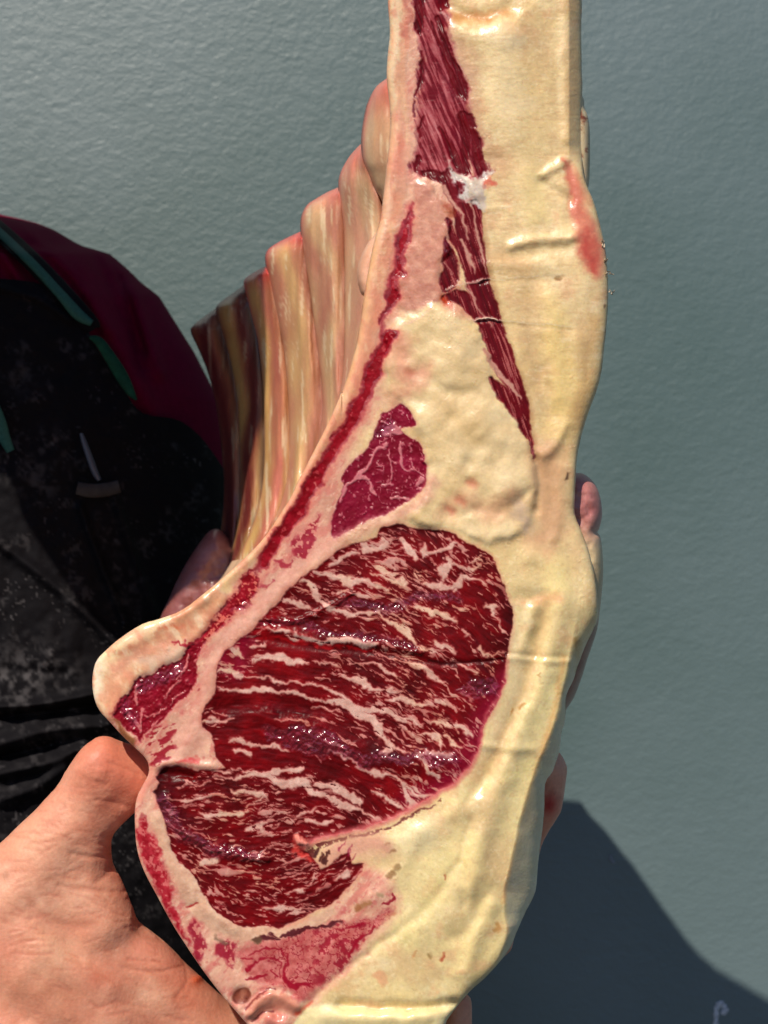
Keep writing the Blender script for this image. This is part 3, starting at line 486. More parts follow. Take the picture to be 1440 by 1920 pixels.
# glistening wet bands; the purple sky reflection is painted into the colour
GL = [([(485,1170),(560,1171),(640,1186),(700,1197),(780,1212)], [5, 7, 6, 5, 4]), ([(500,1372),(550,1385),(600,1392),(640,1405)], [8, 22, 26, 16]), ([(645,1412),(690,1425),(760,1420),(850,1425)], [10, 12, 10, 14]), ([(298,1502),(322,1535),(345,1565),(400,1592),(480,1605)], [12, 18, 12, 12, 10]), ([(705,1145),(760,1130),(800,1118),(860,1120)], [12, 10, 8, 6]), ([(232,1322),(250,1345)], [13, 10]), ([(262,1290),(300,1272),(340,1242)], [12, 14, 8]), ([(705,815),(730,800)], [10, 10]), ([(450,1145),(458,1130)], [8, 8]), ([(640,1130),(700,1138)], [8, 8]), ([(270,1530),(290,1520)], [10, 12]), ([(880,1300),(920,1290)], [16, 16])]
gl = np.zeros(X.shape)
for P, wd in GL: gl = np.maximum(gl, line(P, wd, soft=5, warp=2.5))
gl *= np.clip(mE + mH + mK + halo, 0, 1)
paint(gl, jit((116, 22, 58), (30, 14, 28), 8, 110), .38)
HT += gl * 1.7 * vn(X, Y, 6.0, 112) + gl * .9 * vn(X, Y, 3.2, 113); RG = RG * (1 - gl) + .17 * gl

# ---- seam and small things round the lower muscle
SM = [(585,1577),(640,1562),(700,1546),(770,1518),(820,1492),(870,1452),(895,1412),(903,1362),(940,1295),(952,1240)]
paint(line(SM, [7, 6, 6, 7, 5.5, 4.5, 3, 3, 2, 1.5], soft=4, warp=1), jit((206, 108, 108), (18, 28, 26), 10, 115), .75); HT += .5 * line(SM, [8], raw=True)
sl = line([(582,1594),(610,1584),(650,1570),(700,1558),(745,1544),(775,1528),(805,1516),(832,1500)], [10, 6, 3, 2.4, 2, 1.6, 1.4, 1], 1.4, 1.6) 
paint(sl * sm(-.35, -.1, fbm(X, Y, 7, 118, 2)), (96, 26, 26), .85); HT -= 1 * sl
paint(line([(590,1625),(620,1615),(650,1590),(690,1580),(720,1590)], [16, 20, 20, 24, 14], 12, 2) * (1 - mE), (218, 160, 144), .8)
for a in [(588,1604,3.5),(592,1598,4),(603,1606,2.5),(604,1616,4),(607,1612,4),(613,1604,2.5),(598,1612,3),(610,1618,2.5),(618,1600,2)]:
    paint(line([(a[0], a[1]), (a[0] + 2, a[1] - 4)], [a[2]], 1.3, 1), (74, 22, 16), .9)
for a in [(640,1600,650,1575),(655,1605,660,1585),(664,1612,672,1600)]: paint(line([(a[0], a[1]), (a[2], a[3])], [2, .6], 1.5, 2), (150, 30, 66), .9)
HT += 12 * line([(562,1577),(572,1580)], [9], raw=True); paint(line([(560,1577),(573,1580)], [8, 8], 4, 2), (228, 140, 124), .95)
paint(line([(552,1588),(562,1598),(575,1610)], [7, 5, 4], 4, 3), (214, 70, 62), .85)
# left pale wedge and red edge strip
mW = line([(292,1532),(302,1560),(318,1600),(345,1640),(358,1665),(378,1700),(420,1735),(480,1752),(560,1742),(620,1712)], [12, 10, 12, 18, 24, 24, 16, 12, 9, 9], soft=4, warp=1.4)
paint(mW * (1 - mE), jit((216, 174, 152), (18, 26, 26), 12, 120)); HT += 5 * line([(295,1535),(318,1600),(350,1655),(385,1700),(440,1740)], [10, 12, 18, 16, 10], raw=True)
mT = poly([(268,1530),(284,1560),(300,1592),(310,1625),(317,1665),(327,1700),(342,1740),(352,1768),(345,1768),(322,1727),(300,1687),(280,1645),(266,1610),(261,1575)], 3.5, 2.2)
paint(mT, jit((156, 20, 38), (40, 34, 34), 9, 122), .92); paint(mT * sm(.1, .4, fbm(X, Y, 7, 198, 3)), (214, 122, 120), .75); PART[mT > .5] = 12
paint(line([(348,1701),(358,1697),(370,1692)], [1, 2, 1], 1.2), (170, 20, 28), .9); HT -= 4 * line([(348,1702),(372,1693)], [3], raw=True)
paint(line([(262,1500),(275,1470),(290,1440)], [8, 7, 5], 4), (216, 140, 124), .8)
for P in ([(360,1735),(372,1732),(382,1755),(386,1775),(376,1790),(376,1810),(366,1796),(356,1772)], [(412,1768),(430,1765),(441,1785),(437,1816),(421,1802),(408,1786)]):
    k_ = poly(P, 3, 2.5); paint(poly(P, 8, 2), (206, 110, 110), .5); paint(k_ * sm(-.3, .0, fbm(X, Y, 8, 124, 3) + .1), (152, 16, 44), .9)
paint(line([(411,1752),(414,1762),(422,1772)], [2.5, 3, 3], 2, 2), (120, 100, 80), .7)
# tail muscle with its red network
TM = [(440,1785),(480,1768),(560,1752),(600,1742),(640,1732),(700,1716),(728,1704),(716,1726),(682,1756),(657,1787),(645,1802),(622,1832),(595,1862),(560,1880),(540,1850),(500,1850),(470,1830),(455,1805)]
mN = poly(TM, 7, 2); paint(mN, jit((188, 98, 98), (30, 40, 38), 12, 130), .9); PART[mN > .5] = 13
net = 1 - sm(.0, .085, np.abs(fbm(X, Y * 1.25, 20, 132, 4, .6)))
net *= sm(470, 540, X + .0 * Y) * .95 + .25
net2 = sm(.12, .3, fbm(X, Y * 1.3, 13, 136, 3)) * sm(540, 620, X)
net3 = 1 - sm(.0, .10, np.abs(fbm(X + .4 * Y, Y * 1.1, 11, 140, 3, .6))); net3 *= .8 * sm(520, 600, X) * sm(-.3, .2, fbm(X, Y, 26, 144))
nn = np.clip(np.maximum(np.maximum(net, net2 * .85), net3), 0, 1) * poly(TM, 5, 3) * sm(1885, 1845, Y + .15 * np.abs(X - 560)); paint(nn, (142, 14, 38), .9)
for P, wd in [([(530,1752),(555,1748),(582,1745)], [4, 6, 5]), ([(478,1763),(500,1760),(522,1758)], [5, 4, 3]), ([(588,1742),(612,1736),(640,1729)], [2, 4, 2]), ([(505,1752),(522,1752)], [2, 2])]:
    paint(line(P, wd, 1.5, 2), (84, 14, 24), .95)
paint(line([(478,1764),(484,1763)], [6], 2.5, 2), (110, 90, 60), .7)
for P, wd in [([(470,1790),(492,1780),(520,1782),(534,1795)], [1, 2, 1.5, 1]), ([(466,1820),(480,1806),(505,1800),(524,1810),(530,1830)], [3, 2, 1.5, 1.5, 1]), ([(462,1838),(478,1834),(494,1824)], [1.5, 3.5, 2]), ([(505,1818),(522,1828)], [1.5, 2]), ([(455,1800),(475,1798)], [1, 2]), ([(538,1790),(536,1820),(545,1842),(560,1848),(590,1850)], [1.5, 3, 4, 4, 2]), ([(700,1735),(690,1755),(672,1762),(660,1775),(655,1788)], [2.5, 2.5, 3, 2.5, 2.5]), ([(678,1732),(650,1738)], [3, 2]), ([(713,1699),(727,1690),(742,1678)], [1.5, 3, 1.2])]:
    paint(line(P, wd, 1.3, 1.8), (148, 14, 40), .95)
HT += mN * 1.5 * fbm(X, Y, 12, 138, 3) - nn * 1.0
# cut vessel, curled flap and pink end
paint(poly([(438,1862),(446,1851),(460,1853),(470,1866),(466,1880),(450,1884),(438,1876)], 2, .8), jit((128, 62, 46), (30, 26, 22), 8, 140)); HT -= 7 * poly([(438,1862),(446,1851),(460,1853),(470,1866),(466,1880),(450,1884),(438,1876)], 4, .5)
paint(line([(453,1856),(456,1868),(452,1880)], [4, 5, 3], 3), (176, 112, 92), .8)
HT += 12 * line([(472,1900),(490,1876),(515,1864),(540,1878),(560,1890)], [8, 12, 14, 12, 8], raw=True); HT -= 9 * line([(462,1892),(478,1872),(500,1858),(525,1858),(545,1866)], [3], raw=True)
HT -= 10 * line([(470,1912),(492,1898),(512,1896),(520,1906)], [4], raw=True); HT += 10 * line([(505,1912),(530,1918)], [12], raw=True)
paint(line([(475,1902),(500,1878),(535,1882),(556,1895)], [9, 13, 14, 8], 5), (202, 132, 112), .85); paint(line([(505,1915),(525,1908)], [12, 10], 4), (214, 128, 118), .85)
paint(line([(463,1892),(500,1858),(516,1856)], [1.6], 1.4), (110, 30, 26), .8); paint(line([(472,1914),(492,1899),(512,1897)], [2], 1.6), (100, 26, 26), .8)
paint(line([(556,1900),(575,1890),(584,1878)], [3, 3, 1], 3), (206, 60, 40), .8)
# pale bottom ledge of fat
mG = poly([(556,1908),(580,1890),(610,1880),(640,1884),(700,1890),(780,1893),(850,1886),(856,1900),(840,1925),(832,2000),(540,2000)], 3, 1.2, pad=20); paint(mG, jit((238, 224, 176), (8, 10, 16), 24, 142), .9); PART[mG > .5] = 14

mus = np.clip(mE + mH + mK + mS + mU + gl, 0, 1); mus = blur(mus, 1.2)
HT = blur(HT, 2.6) * (1 - mus) + blur(HT, .5) * mus
HT += (1 - mus) * (.22 * fbm(X * .35, Y, 5, 160, 2) * sm(700, 500, Y) + .16 * fbm(X, Y, 5, 162, 2))
RG = RG - .14 * mB * sm(.0, .4, fbm(X, Y, 12, 230, 3)); wet = sm(.66, .8, vn(X, Y, 5, 164)) * sm(.1, .5, fbm(X, Y, 60, 166)) * (1 - mus); HT += .45 * wet; RG = RG - .22 * wet
# ---- overall form of the slab: rounded edges and the shaded outer side
sdO = np.full(X.shape, 50.); bO = (slice(0, H_), slice(0, W_)); sdO = sdf(OUTC, X, Y)
ins = np.clip(-sdO, 0, 200)
RIDGE = [(1150,-80),(1150,560),(1150,700),(1100,1000),(1082,1150),(1060,1260),(1044,1330),(1020,1400),(1002,1440),(973,1538),(955,1618),(944,1671),(944,1715),(948,1751),(925,1812),(880,1860),(860,2010),(1300,2010),(1300,-80)]
sr = sdf(crom(RIDGE, 3), X + 1.5 * vn(X, Y, 30, 150), Y)           # negative = outer side
side = np.clip(-sr, 0, 90)
HT -= 1.4 * (np.sqrt(side ** 2 + 16) - 4) * sm(1100, 1250, Y)
HT -= 10 * sm(0, 45, 45 - np.abs(np.clip(sr, -45, 45))) * 0
rw = np.where(X > 640, 22., 12.); rr = np.where(X > 640, 20., 9.)
t_ = np.clip(ins / rw, 0, 1); HT -= rr * (1 - np.sqrt(np.clip(1 - (1 - t_) ** 2, 0, 1)))
HT += 18 * sm(0, 170, ins) * sm(640, 900, X)
# top right vertical edge: narrow side plane beyond x = 1068
HT -= .95 * np.clip(X - 1067, 0, 30) * sm(330, 270, Y)
HT += 14 * np.exp(-((X - 1085) / 50) ** 2 - ((Y - 520) / 190) ** 2)
sidec = sm(2, 10, side) * sm(1150, 1280, Y); paint(sidec, jit((214, 206, 180), (8, 10, 14), 40, 152), .7)
COL = np.clip(COL, 3, 250); mus1 = blur(np.clip(mE + mH + mK + mS + mU, 0, 1), .8)[..., None]; ty_ = sm(800, 1200, Y)[..., None]
COL = COL * mus1 + (1 - mus1) * COL * ((1 - ty_) * np.array((1.0, .965, .91)) + ty_ * np.array((1.01, .99, .95)))
COL = COL * (1 + (1 - mus1) * .05 * fbm(X, Y, 24, 201, 4)[..., None])

# ---- turn the raster into meshes, one per tissue
inside = sdO < 0
gyy, gxx = np.gradient(sdO, ST)
cellm = inside[:-1, :-1] | inside[1:, :-1] | inside[:-1, 1:] | inside[1:, 1:]
near = sdO < 2.2; cellm &= near[:-1, :-1] & near[1:, :-1] & near[:-1, 1:] & near[1:, 1:]
off = np.clip(sdO, 0, None)
PX = X - off * gxx; PY = Y - off * gyy
HT = np.clip(HT, -170, 60)
yy = -HT * S
kx, _, kz = pos(PX, PY, yy); VX, VY, VZ = kx, yy, kz
du = np.stack([np.gradient(VX, axis=1), np.gradient(VY, axis=1), np.gradient(VZ, axis=1)], -1)
dv = np.stack([np.gradient(VX, axis=0), np.gradient(VY, axis=0), np.gradient(VZ, axis=0)], -1)
NR = np.cross(du, dv); NR /= np.linalg.norm(NR, axis=-1, keepdims=True) + 1e-20
if NR[H_ // 2, W_ // 2, 1] > 0: NR = -NR
VCO = np.stack([VX, VY, VZ], -1)
ALB = lin(COL)
if os.environ.get("DUMPMAP"):
    img = bpy.data.images.new("m", W_, H_); a = np.ones((H_, W_, 4), np.float32); a[..., :3] = (np.where(inside[..., None], COL, 60) / 255)[::-1]
    img.pixels.foreach_set(a.ravel()); img.filepath_raw = "/workdir/map.png"; img.file_format = 'PNG'; img.save()
M_MEAT = mat("raw_meat", attr=True, noise=(900, 0.07), bump=(1300, 0.12, 0.0005), spec=0.32, sss=0.12, sssr=(1, .3, .2), scale=0.0006)
M_FAT = mat("beef_fat", attr=True, noise=(700, 0.06), bump=(1100, 0.2, 0.0005), spec=0.5, sss=0.4, sssr=(1, .6, .3), scale=0.0018, coat=.35)
roast = empty("beef_rib_rack", (0, 0, 0), "large marbled raw beef rib rack with cream fat, held upright in front of the wall", "meat")
NAMES = {0: "fat_cover", 1: "rib_membrane", 2: "rib_bone", 3: "chine_bone", 4: "soft_fat", 5: "intercostal_muscle", 6: "muscle_sheath", 7: "skirt_muscle", 8: "cap_muscle", 9: "chine_muscle", 10: "loin_muscle", 11: "lower_loin_muscle", 12: "edge_muscle", 13: "tail_muscle", 14: "fat_ledge"}
def medfilt(p):  # tidy the part map: drop isolated specks
    q = p.copy()
    for _ in range(2):
        st_ = np.stack([np.roll(np.roll(q, a, 0), b, 1) for a in (-2, 0, 2) for b in (-2, 0, 2)]); st_.sort(0); q = st_[4]
    return q
PART = medfilt(PART)
ji, ii = np.nonzero(cellm)
lab = PART[ji, ii]
idx = np.arange(H_ * W_).reshape(H_, W_)
Q = np.stack([idx[ji, ii], idx[ji + 1, ii], idx[ji + 1, ii + 1], idx[ji, ii + 1]], 1)
for k, nm in NAMES.items():
    q = Q[lab == k]
    if len(q) < 20: continue
    u, inv = np.unique(q, return_inverse=True)
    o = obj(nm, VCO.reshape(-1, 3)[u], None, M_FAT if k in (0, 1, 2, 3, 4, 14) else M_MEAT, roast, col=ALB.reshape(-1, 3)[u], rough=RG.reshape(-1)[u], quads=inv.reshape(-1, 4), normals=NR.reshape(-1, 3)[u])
# thickness behind the cut edge, tapering in under the face
OP = OUTC[::1]; nO = len(OP)
e = np.roll(OP, -1, 0) - np.roll(OP, 1, 0); nrm = np.c_[e[:, 1], -e[:, 0]]; nrm /= np.linalg.norm(nrm, axis=1, keepdims=True)
tst = sdf(OUTC, OP[:, 0] + 3 * nrm[:, 0], OP[:, 1] + 3 * nrm[:, 1]); nrm[tst < 0] *= -1
Jx = np.clip(((OP[:, 0] - gx[0]) / ST).round().astype(int), 0, W_ - 1); Jy = np.clip(((OP[:, 1] - gy[0]) / ST).round().astype(int), 0, H_ - 1)
ye = VY[Jy, Jx]; ce = ALB[Jy, Jx]
vs, cs = [], []
for dpt, inn in ((0.0, .3), (.004, 2), (.010, 6), (.018, 14), (.030, 30), (.045, 60)):
    tp = np.where(OP[:, 1] < 30, .12, 1.0); p = OP - nrm * (inn * tp[:, None]); a, b_, c_ = pos(p[:, 0], p[:, 1], ye + dpt * tp); vs.append(np.c_[a, b_, c_]); cs.append(ce)
q = []
for r in range(5):
    for i in range(nO): q.append((r * nO + i, r * nO + (i + 1) % nO, (r + 1) * nO + (i + 1) % nO, (r + 1) * nO + i))
obj("cut_edge", np.concatenate(vs), None, M_FAT, roast, col=np.concatenate(cs), rough=.45, quads=q)

# ------------------------------------------------------------------ rounded patches seen behind the face
def patch(name, P, depth, wround, bulge, back, colfn, m, parent, rough=.45, st=3.0, rel=None, hfn=None):
    C = crom(P, 4); x = np.arange(C[:, 0].min() - st, C[:, 0].max() + 2 * st, st); y = np.arange(C[:, 1].min() - st, C[:, 1].max() + 2 * st, st)
    x, y = np.meshgrid(x, y); s = sdf(C, x, y); gy_, gx_ = np.gradient(s, st)
    inn = s < 0; cm = (inn[:-1, :-1] | inn[1:, :-1] | inn[:-1, 1:] | inn[1:, 1:])
    of = np.clip(s, 0, 2 * st); px, py = x - of * gx_, y - of * gy_
    t = np.clip(-s / wround, 0, 1); h = bulge * np.sqrt(np.clip(1 - (1 - t) ** 2, 0, 1))
    if hfn is not None: h = h + hfn(px, py) * t
    yb = depth(px, py) if callable(depth) else depth
    a, b, c = pos(px, py, yb - h); a2, b2, c2_ = pos(px, py, yb + back * np.sqrt(np.clip(1 - (1 - t) ** 2, 0, 1)))
    ix = np.arange(x.size).reshape(x.shape); J, I = np.nonzero(cm)
    q = np.stack([ix[J, I], ix[J + 1, I], ix[J + 1, I + 1], ix[J, I + 1]], 1); n = x.size
    v = np.concatenate([np.stack([a, b + 0 * a, c], -1).reshape(-1, 3), np.stack([a2, b2 + 0 * a2, c2_], -1).reshape(-1, 3)])
    q = np.concatenate([q, q[:, ::-1] + n]); u, inv = np.unique(q, return_inverse=True)
    co = np.broadcast_to(lin(np.clip(colfn(px, py), 2, 250)), px.shape + (3,)).reshape(-1, 3); co = np.concatenate([co, co])
    return obj(name, v[u], None, m, parent, col=co[u], rough=rough, quads=inv.reshape(-1, 4))
def nc(c, amt, cell, seed):
    return lambda x, y: np.asarray(c, float) + fbm(x, y, cell, seed)[..., None] * np.asarray(amt, float)
def flapcol(x, y):
    c = nc((186, 118, 112), (20, 24, 22), 20, 9)(x, y); k = sm(960, 1040, y)[..., None]
    c = c * (1 - k) + nc((208, 182, 140), (14, 16, 18), 30, 11)(x, y) * k; k = sm(1140, 1190, y)[..., None]
    return c * (1 - k) + nc((150, 104, 84), (20, 20, 18), 16, 13)(x, y) * k
patch("outer_flap", [(1060,900),(1082,887),(1100,892),(1117,910),(1126,935),(1129,965),(1124,990),(1120,998),(1126,1008),(1130,1040),(1131,1077),(1128,1115),(1123,1160),(1117,1190),(1100,1240),(1090,1272),(1070,1318),(1040,1330),(1030,1100)], .022, 26, .012, .02, flapcol, M_FAT, roast, hfn=lambda x, y: .0016 * fbm(x, y, 22, 8))
patch("back_fat", [(1060,150),(1092,180),(1096,202),(1102,217),(1106,247),(1106,310),(1102,356),(1080,400),(1050,380),(1050,200)], .012, 14, .006, .03, lambda x, y: nc((196, 176, 140), (16, 18, 20), 20, 15)(x, y) - (sm(.3, .5, fbm(x, y, 16, 17))[..., None] * np.array((70, 110, 100))), M_FAT, roast)
patch("fat_nodule", [(720,430),(697,447),(684,465),(673,490),(669,515),(673,540),(682,556),(710,560),(730,500)], .022, 18, .008, .012, nc((216, 164, 134), (14, 18, 18), 22, 19), M_FAT, roast)
patch("inner_meat", [(407,992),(390,998),(366,1030),(350,1055),(335,1083),(318,1120),(300,1175),(350,1230),(440,1200),(470,1080),(436,1020),(420,1000)], .205, 40, .015, .03, nc((140, 84, 80), (24, 30, 28), 30, 23), M_FAT, roast, hfn=lambda x, y: .003 * fbm(x, y, 30, 28))

# ribs of the rack, seen edge on behind the cut face
LA = [(736,140),(722,149),(705,163),(690,190),(683,215),(677,262),(680,300),(690,325),(700,350),(712,372),(724,400),(728,440),(716,500),(698,600),(672,700),(628,800),(585,880),(540,960),(500,1020)]
LB = [(684,264),(668,278),(652,298),(638,325),(634,350),(637,385),(643,430),(645,500),(646,600),(643,690),(632,760),(604,840),(566,920),(520,990),(490,1040)]
LC = [(640,349),(614,360),(590,374),(575,385),(565,405),(563,430),(568,470),(578,530),(588,600),(598,680),(604,740),(602,790),(590,850),(560,920),(515,990),(480,1040)]
LD = [(568,432),(542,444),(517,457),(501,470),(497,490),(505,530),(520,600),(532,660),(539,740),(541,820),(538,890),(522,955),(495,1010),(465,1055)]
LE = [(500,498),(481,508),(466,517),(457,528),(460,550),(470,590),(482,640),(490,700),(494,760),(495,850),(490,920),(476,975),(456,1025),(436,1075)]
LF = [(461,531),(440,547),(420,561),(405,576),(408,600),(420,640),(435,700),(445,780),(450,880),(447,960),(436,1020),(416,1080)]
LG = [(410,574),(386,591),(362,610),(358,624),(372,655),(390,700),(405,760),(415,840),(420,920),(412,1000),(390,1085)]
LZ = [(780,120),(780,300),(770,420),(745,520),(725,620),(700,720),(650,830),(600,920),(550,1000),(510,1060)]
def resamp(P, n):
    P = crom(P, 8, closed=False); d = np.r_[0, np.cumsum(np.hypot(*np.diff(P, axis=0).T))]; t = np.linspace(0, d[-1], n); return np.c_[np.interp(t, d, P[:, 0]), np.interp(t, d, P[:, 1])]
curves = [LZ, LA, LB, LC, LD, LE, LF, LG]; DEP = [.012, .045, .078, .110, .142, .172, .202, .232]
def yinterp(C, y):  # x of curve at given y (curves run downwards)
    P = crom(C, 8, closed=False); o = np.argsort(P[:, 1]); return np.interp(y, P[o, 1], P[o, 0])
NT, NU = 220, 30
RIBC = [((220, 186, 146), (200, 150, 116)), ((214, 174, 134), (206, 146, 120)), ((212, 170, 128), (196, 132, 108)), ((214, 170, 118), (196, 130, 104)), ((212, 166, 104), (192, 112, 92)), ((180, 140, 82), (110, 40, 34)), ((150, 90, 60), (96, 30, 28))]  # last two pairs are darker: shade on the far ribs put into their colour
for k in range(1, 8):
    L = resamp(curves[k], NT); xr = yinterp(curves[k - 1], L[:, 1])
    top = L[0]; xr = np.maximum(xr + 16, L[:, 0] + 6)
    # right edge starts at the tip
    ease = sm(0, .10, np.linspace(0, 1, NT)); R = np.c_[top[0] + (xr - top[0]) * np.maximum(ease, 0), L[:, 1]]
    R[:, 0] = np.maximum(R[:, 0], L[:, 0] + 1)
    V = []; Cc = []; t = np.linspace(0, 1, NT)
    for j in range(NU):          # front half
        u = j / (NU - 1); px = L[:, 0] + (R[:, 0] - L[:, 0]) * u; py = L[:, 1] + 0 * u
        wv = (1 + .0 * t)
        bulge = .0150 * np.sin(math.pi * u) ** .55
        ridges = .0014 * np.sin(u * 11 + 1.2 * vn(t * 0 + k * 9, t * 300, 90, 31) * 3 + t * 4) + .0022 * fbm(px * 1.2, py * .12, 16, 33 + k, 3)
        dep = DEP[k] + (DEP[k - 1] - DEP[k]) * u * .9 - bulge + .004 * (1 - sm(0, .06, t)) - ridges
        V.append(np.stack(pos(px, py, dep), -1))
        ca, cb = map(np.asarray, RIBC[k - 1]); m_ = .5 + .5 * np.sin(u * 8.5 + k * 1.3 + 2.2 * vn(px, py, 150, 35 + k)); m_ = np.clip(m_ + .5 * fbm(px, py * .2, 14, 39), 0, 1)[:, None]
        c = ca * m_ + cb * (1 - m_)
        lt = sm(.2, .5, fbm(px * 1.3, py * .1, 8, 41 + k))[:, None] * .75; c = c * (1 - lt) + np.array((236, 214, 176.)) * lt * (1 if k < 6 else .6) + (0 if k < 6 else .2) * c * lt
        edge = .5 * (1 - sm(.0, .10, u)) + sm(.5, .84, u + .1 * vn(px * 0 + 5, py, 70, 43 + k))[:, None] * np.ones(1); edge = np.clip(edge, 0, 1); c = c * (1 - .75 * edge) + (np.array((150, 88, 62.)) + 26 * fbm(px, py * .2, 12, 45)[:, None]) * .75 * edge * (1 if k < 6 else .4)  # edge paints the shade of the rib grooves in brown
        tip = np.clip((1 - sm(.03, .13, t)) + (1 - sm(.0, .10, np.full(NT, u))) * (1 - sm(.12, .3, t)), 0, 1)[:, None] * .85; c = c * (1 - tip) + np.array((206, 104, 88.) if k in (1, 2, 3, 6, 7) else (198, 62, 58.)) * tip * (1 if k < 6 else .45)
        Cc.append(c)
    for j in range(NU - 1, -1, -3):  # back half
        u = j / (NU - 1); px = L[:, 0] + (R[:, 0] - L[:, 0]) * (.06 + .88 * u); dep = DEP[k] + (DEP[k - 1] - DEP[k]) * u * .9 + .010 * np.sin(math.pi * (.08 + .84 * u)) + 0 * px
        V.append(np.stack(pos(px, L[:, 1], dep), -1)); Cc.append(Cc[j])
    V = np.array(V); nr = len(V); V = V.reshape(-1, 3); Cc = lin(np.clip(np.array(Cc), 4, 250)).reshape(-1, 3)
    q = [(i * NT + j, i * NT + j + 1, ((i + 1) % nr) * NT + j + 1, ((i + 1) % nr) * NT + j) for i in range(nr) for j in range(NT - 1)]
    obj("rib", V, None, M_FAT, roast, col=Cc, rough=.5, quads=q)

# the rest of the rack behind the ribs (loin and cap running back towards the wall)
def secs():
    F = np.array([(745,-10),(745,150),(735,350),(700,560),(640,790),(560,940),(470,1080),(300,1190),(220,1300),(300,1440),(290,1600),(360,1740),(480,1900),(800,1900),(900,1790),(960,1620),(990,1450),(1040,1260),(1070,1100),(1050,950),(1060,820),(1100,600),(1080,400),(1060,200),(1060,-10)], float)
    B = np.array([(385,610),(400,680),(415,760),(425,860),(430,940),(425,1000),(400,1080),(310,1240),(330,1420),(330,1500),(420,1600),(520,1650),(700,1650),(800,1550),(860,1400),(880,1300),(860,1150),(840,1000),(820,900),(800,800),(795,700),(785,630),(750,602),(600,600),(470,604)], float)
    return F, B
F_, B_ = secs(); vs = []; NS = 10
F_ = crom(F_, 4); B_ = crom(B_, 4)
for r in range(NS):
    t = r / (NS - 1); y = .018 + t * .225; P = F_ * (1 - t) + B_ * t
    lim = np.array([yinterp(curves[min(7, 1 + int(t * 6.99))], q_) for q_ in P[:, 1]])
    P = P.copy(); P[:, 0] = np.where((P[:, 1] < 1050) & (P[:, 0] < lim + 50) , lim + 50, P[:, 0])
    tx = [770, 736, 684, 640, 568, 505, 461, 410]; ty = [60, 150, 285, 365, 447, 512, 545, 590]; k7 = t * 7; tyk = np.interp(k7, range(8), ty) + 16; P[:, 1] = np.maximum(P[:, 1], tyk + (.10 * np.clip(P[:, 0] - np.interp(k7, range(8), tx), 0, 400)) * t)
    vs.append(np.stack(pos(P[:, 0] + 3 * vn(P[:, 0], P[:, 1], 60, 44 + r), P[:, 1], y + 0 * P[:, 0]), -1))
n = len(F_); vs = np.concatenate(vs)
fc_ = [(r * n + i, r * n + (i + 1) % n, (r + 1) * n + (i + 1) % n, (r + 1) * n + i) for r in range(NS - 1) for i in range(n)] + [tuple(range(n))[::-1], tuple(range((NS - 1) * n, NS * n))]
obj("rack_back", vs, fc_, mat("rack_back_fat", (0.62, 0.40, 0.25), .5, noise=(60, .2), bump=(90, .4, .003)), roast)

# fat crumbs clinging to the right edge
rs = random.Random(4); cv, cf = [], []
for (x, y) in [(1128,452),(1133,462),(1130,458),(1137,488),(1133,492),(1142,510),(1146,514),(1139,512),(1143,549),(1147,549)]:
    for s_ in range(2):
        a = rs.uniform(0, 6.28); L_ = rs.uniform(3, 7); x1, y1 = x + math.cos(a) * L_, y + math.sin(a) * L_; b0 = len(cv)
        for i, (cx, cy) in enumerate([(x, y), ((x + x1) / 2 + rs.uniform(-1.5, 1.5), (y + y1) / 2 + rs.uniform(-1.5, 1.5)), (x1, y1)]):
            for j in range(4):
                an = j * math.pi / 2; r_ = (1.5, 1.3, .6)[i]; p = pos(cx + math.cos(an) * r_, cy, .0 + math.sin(an) * r_ * S); cv.append((p[0], p[1] + (j % 2) * .0003, p[2] + (j % 2) * .0004))
        for i in range(2):
            for j in range(4): cf.append((b0 + i * 4 + j, b0 + i * 4 + (j + 1) % 4, b0 + (i + 1) * 4 + (j + 1) % 4, b0 + (i + 1) * 4 + j))
fz = obj("fat_crumbs", cv, cf, mat("fat_crumb", (.75, .6, .42), .5), roast); fz["kind"] = "stuff"

# ------------------------------------------------------------------ the person
person = empty("person", (0, 0, 0), "person in maroon shirt and flour-dusted black apron with green strap, holding the meat", "person")
M_SKIN = mat("skin", attr=True, noise=(700, .07), bump=(800, .32, .0006), spec=.4, sss=.35, sssr=(1, .35, .18), scale=.004)
def blob(parts, voxel, smooth):
    """parts: list of capsule chains [(x,y,z,r),...] in metres -> one skin mesh"""
    bm = bmesh.new()
    for ch in parts:
        for a, b in zip(ch[:-1], ch[1:]):
            pa, pb = Vector(a[:3]), Vector(b[:3]); ax = pb - pa; n = max(2, int(ax.length / (min(a[3], b[3]) * .35)) + 1)
            for i in range(n + 1):
                t = i / n; c = pa.lerp(pb, t); r = a[3] + (b[3] - a[3]) * t
                r2 = bmesh.ops.create_icosphere(bm, subdivisions=2, radius=r)
                bmesh.ops.translate(bm, verts=r2['verts'], vec=c)
    me = bpy.data.meshes.new("tmp"); bm.to_mesh(me); bm.free(); o = bpy.data.objects.new("tmp", me); SC.collection.objects.link(o)
    r = o.modifiers.new("r", 'REMESH'); r.mode = 'VOXEL'; r.voxel_size = voxel
    s = o.modifiers.new("s", 'SMOOTH'); s.factor = .5; s.iterations = smooth
    dg = bpy.context.evaluated_depsgraph_get(); ev = o.evaluated_get(dg).to_mesh()
    v = np.empty(len(ev.vertices) * 3, np.float32); ev.vertices.foreach_get("co", v); v = v.reshape(-1, 3).astype(float)
    nr_ = np.empty(len(ev.vertices) * 3, np.float32); ev.vertices.foreach_get("normal", nr_); nr_ = nr_.reshape(-1, 3).astype(float)
    f = [tuple(p.vertices) for p in ev.polygons]; bpy.data.objects.remove(o); return v, f, nr_
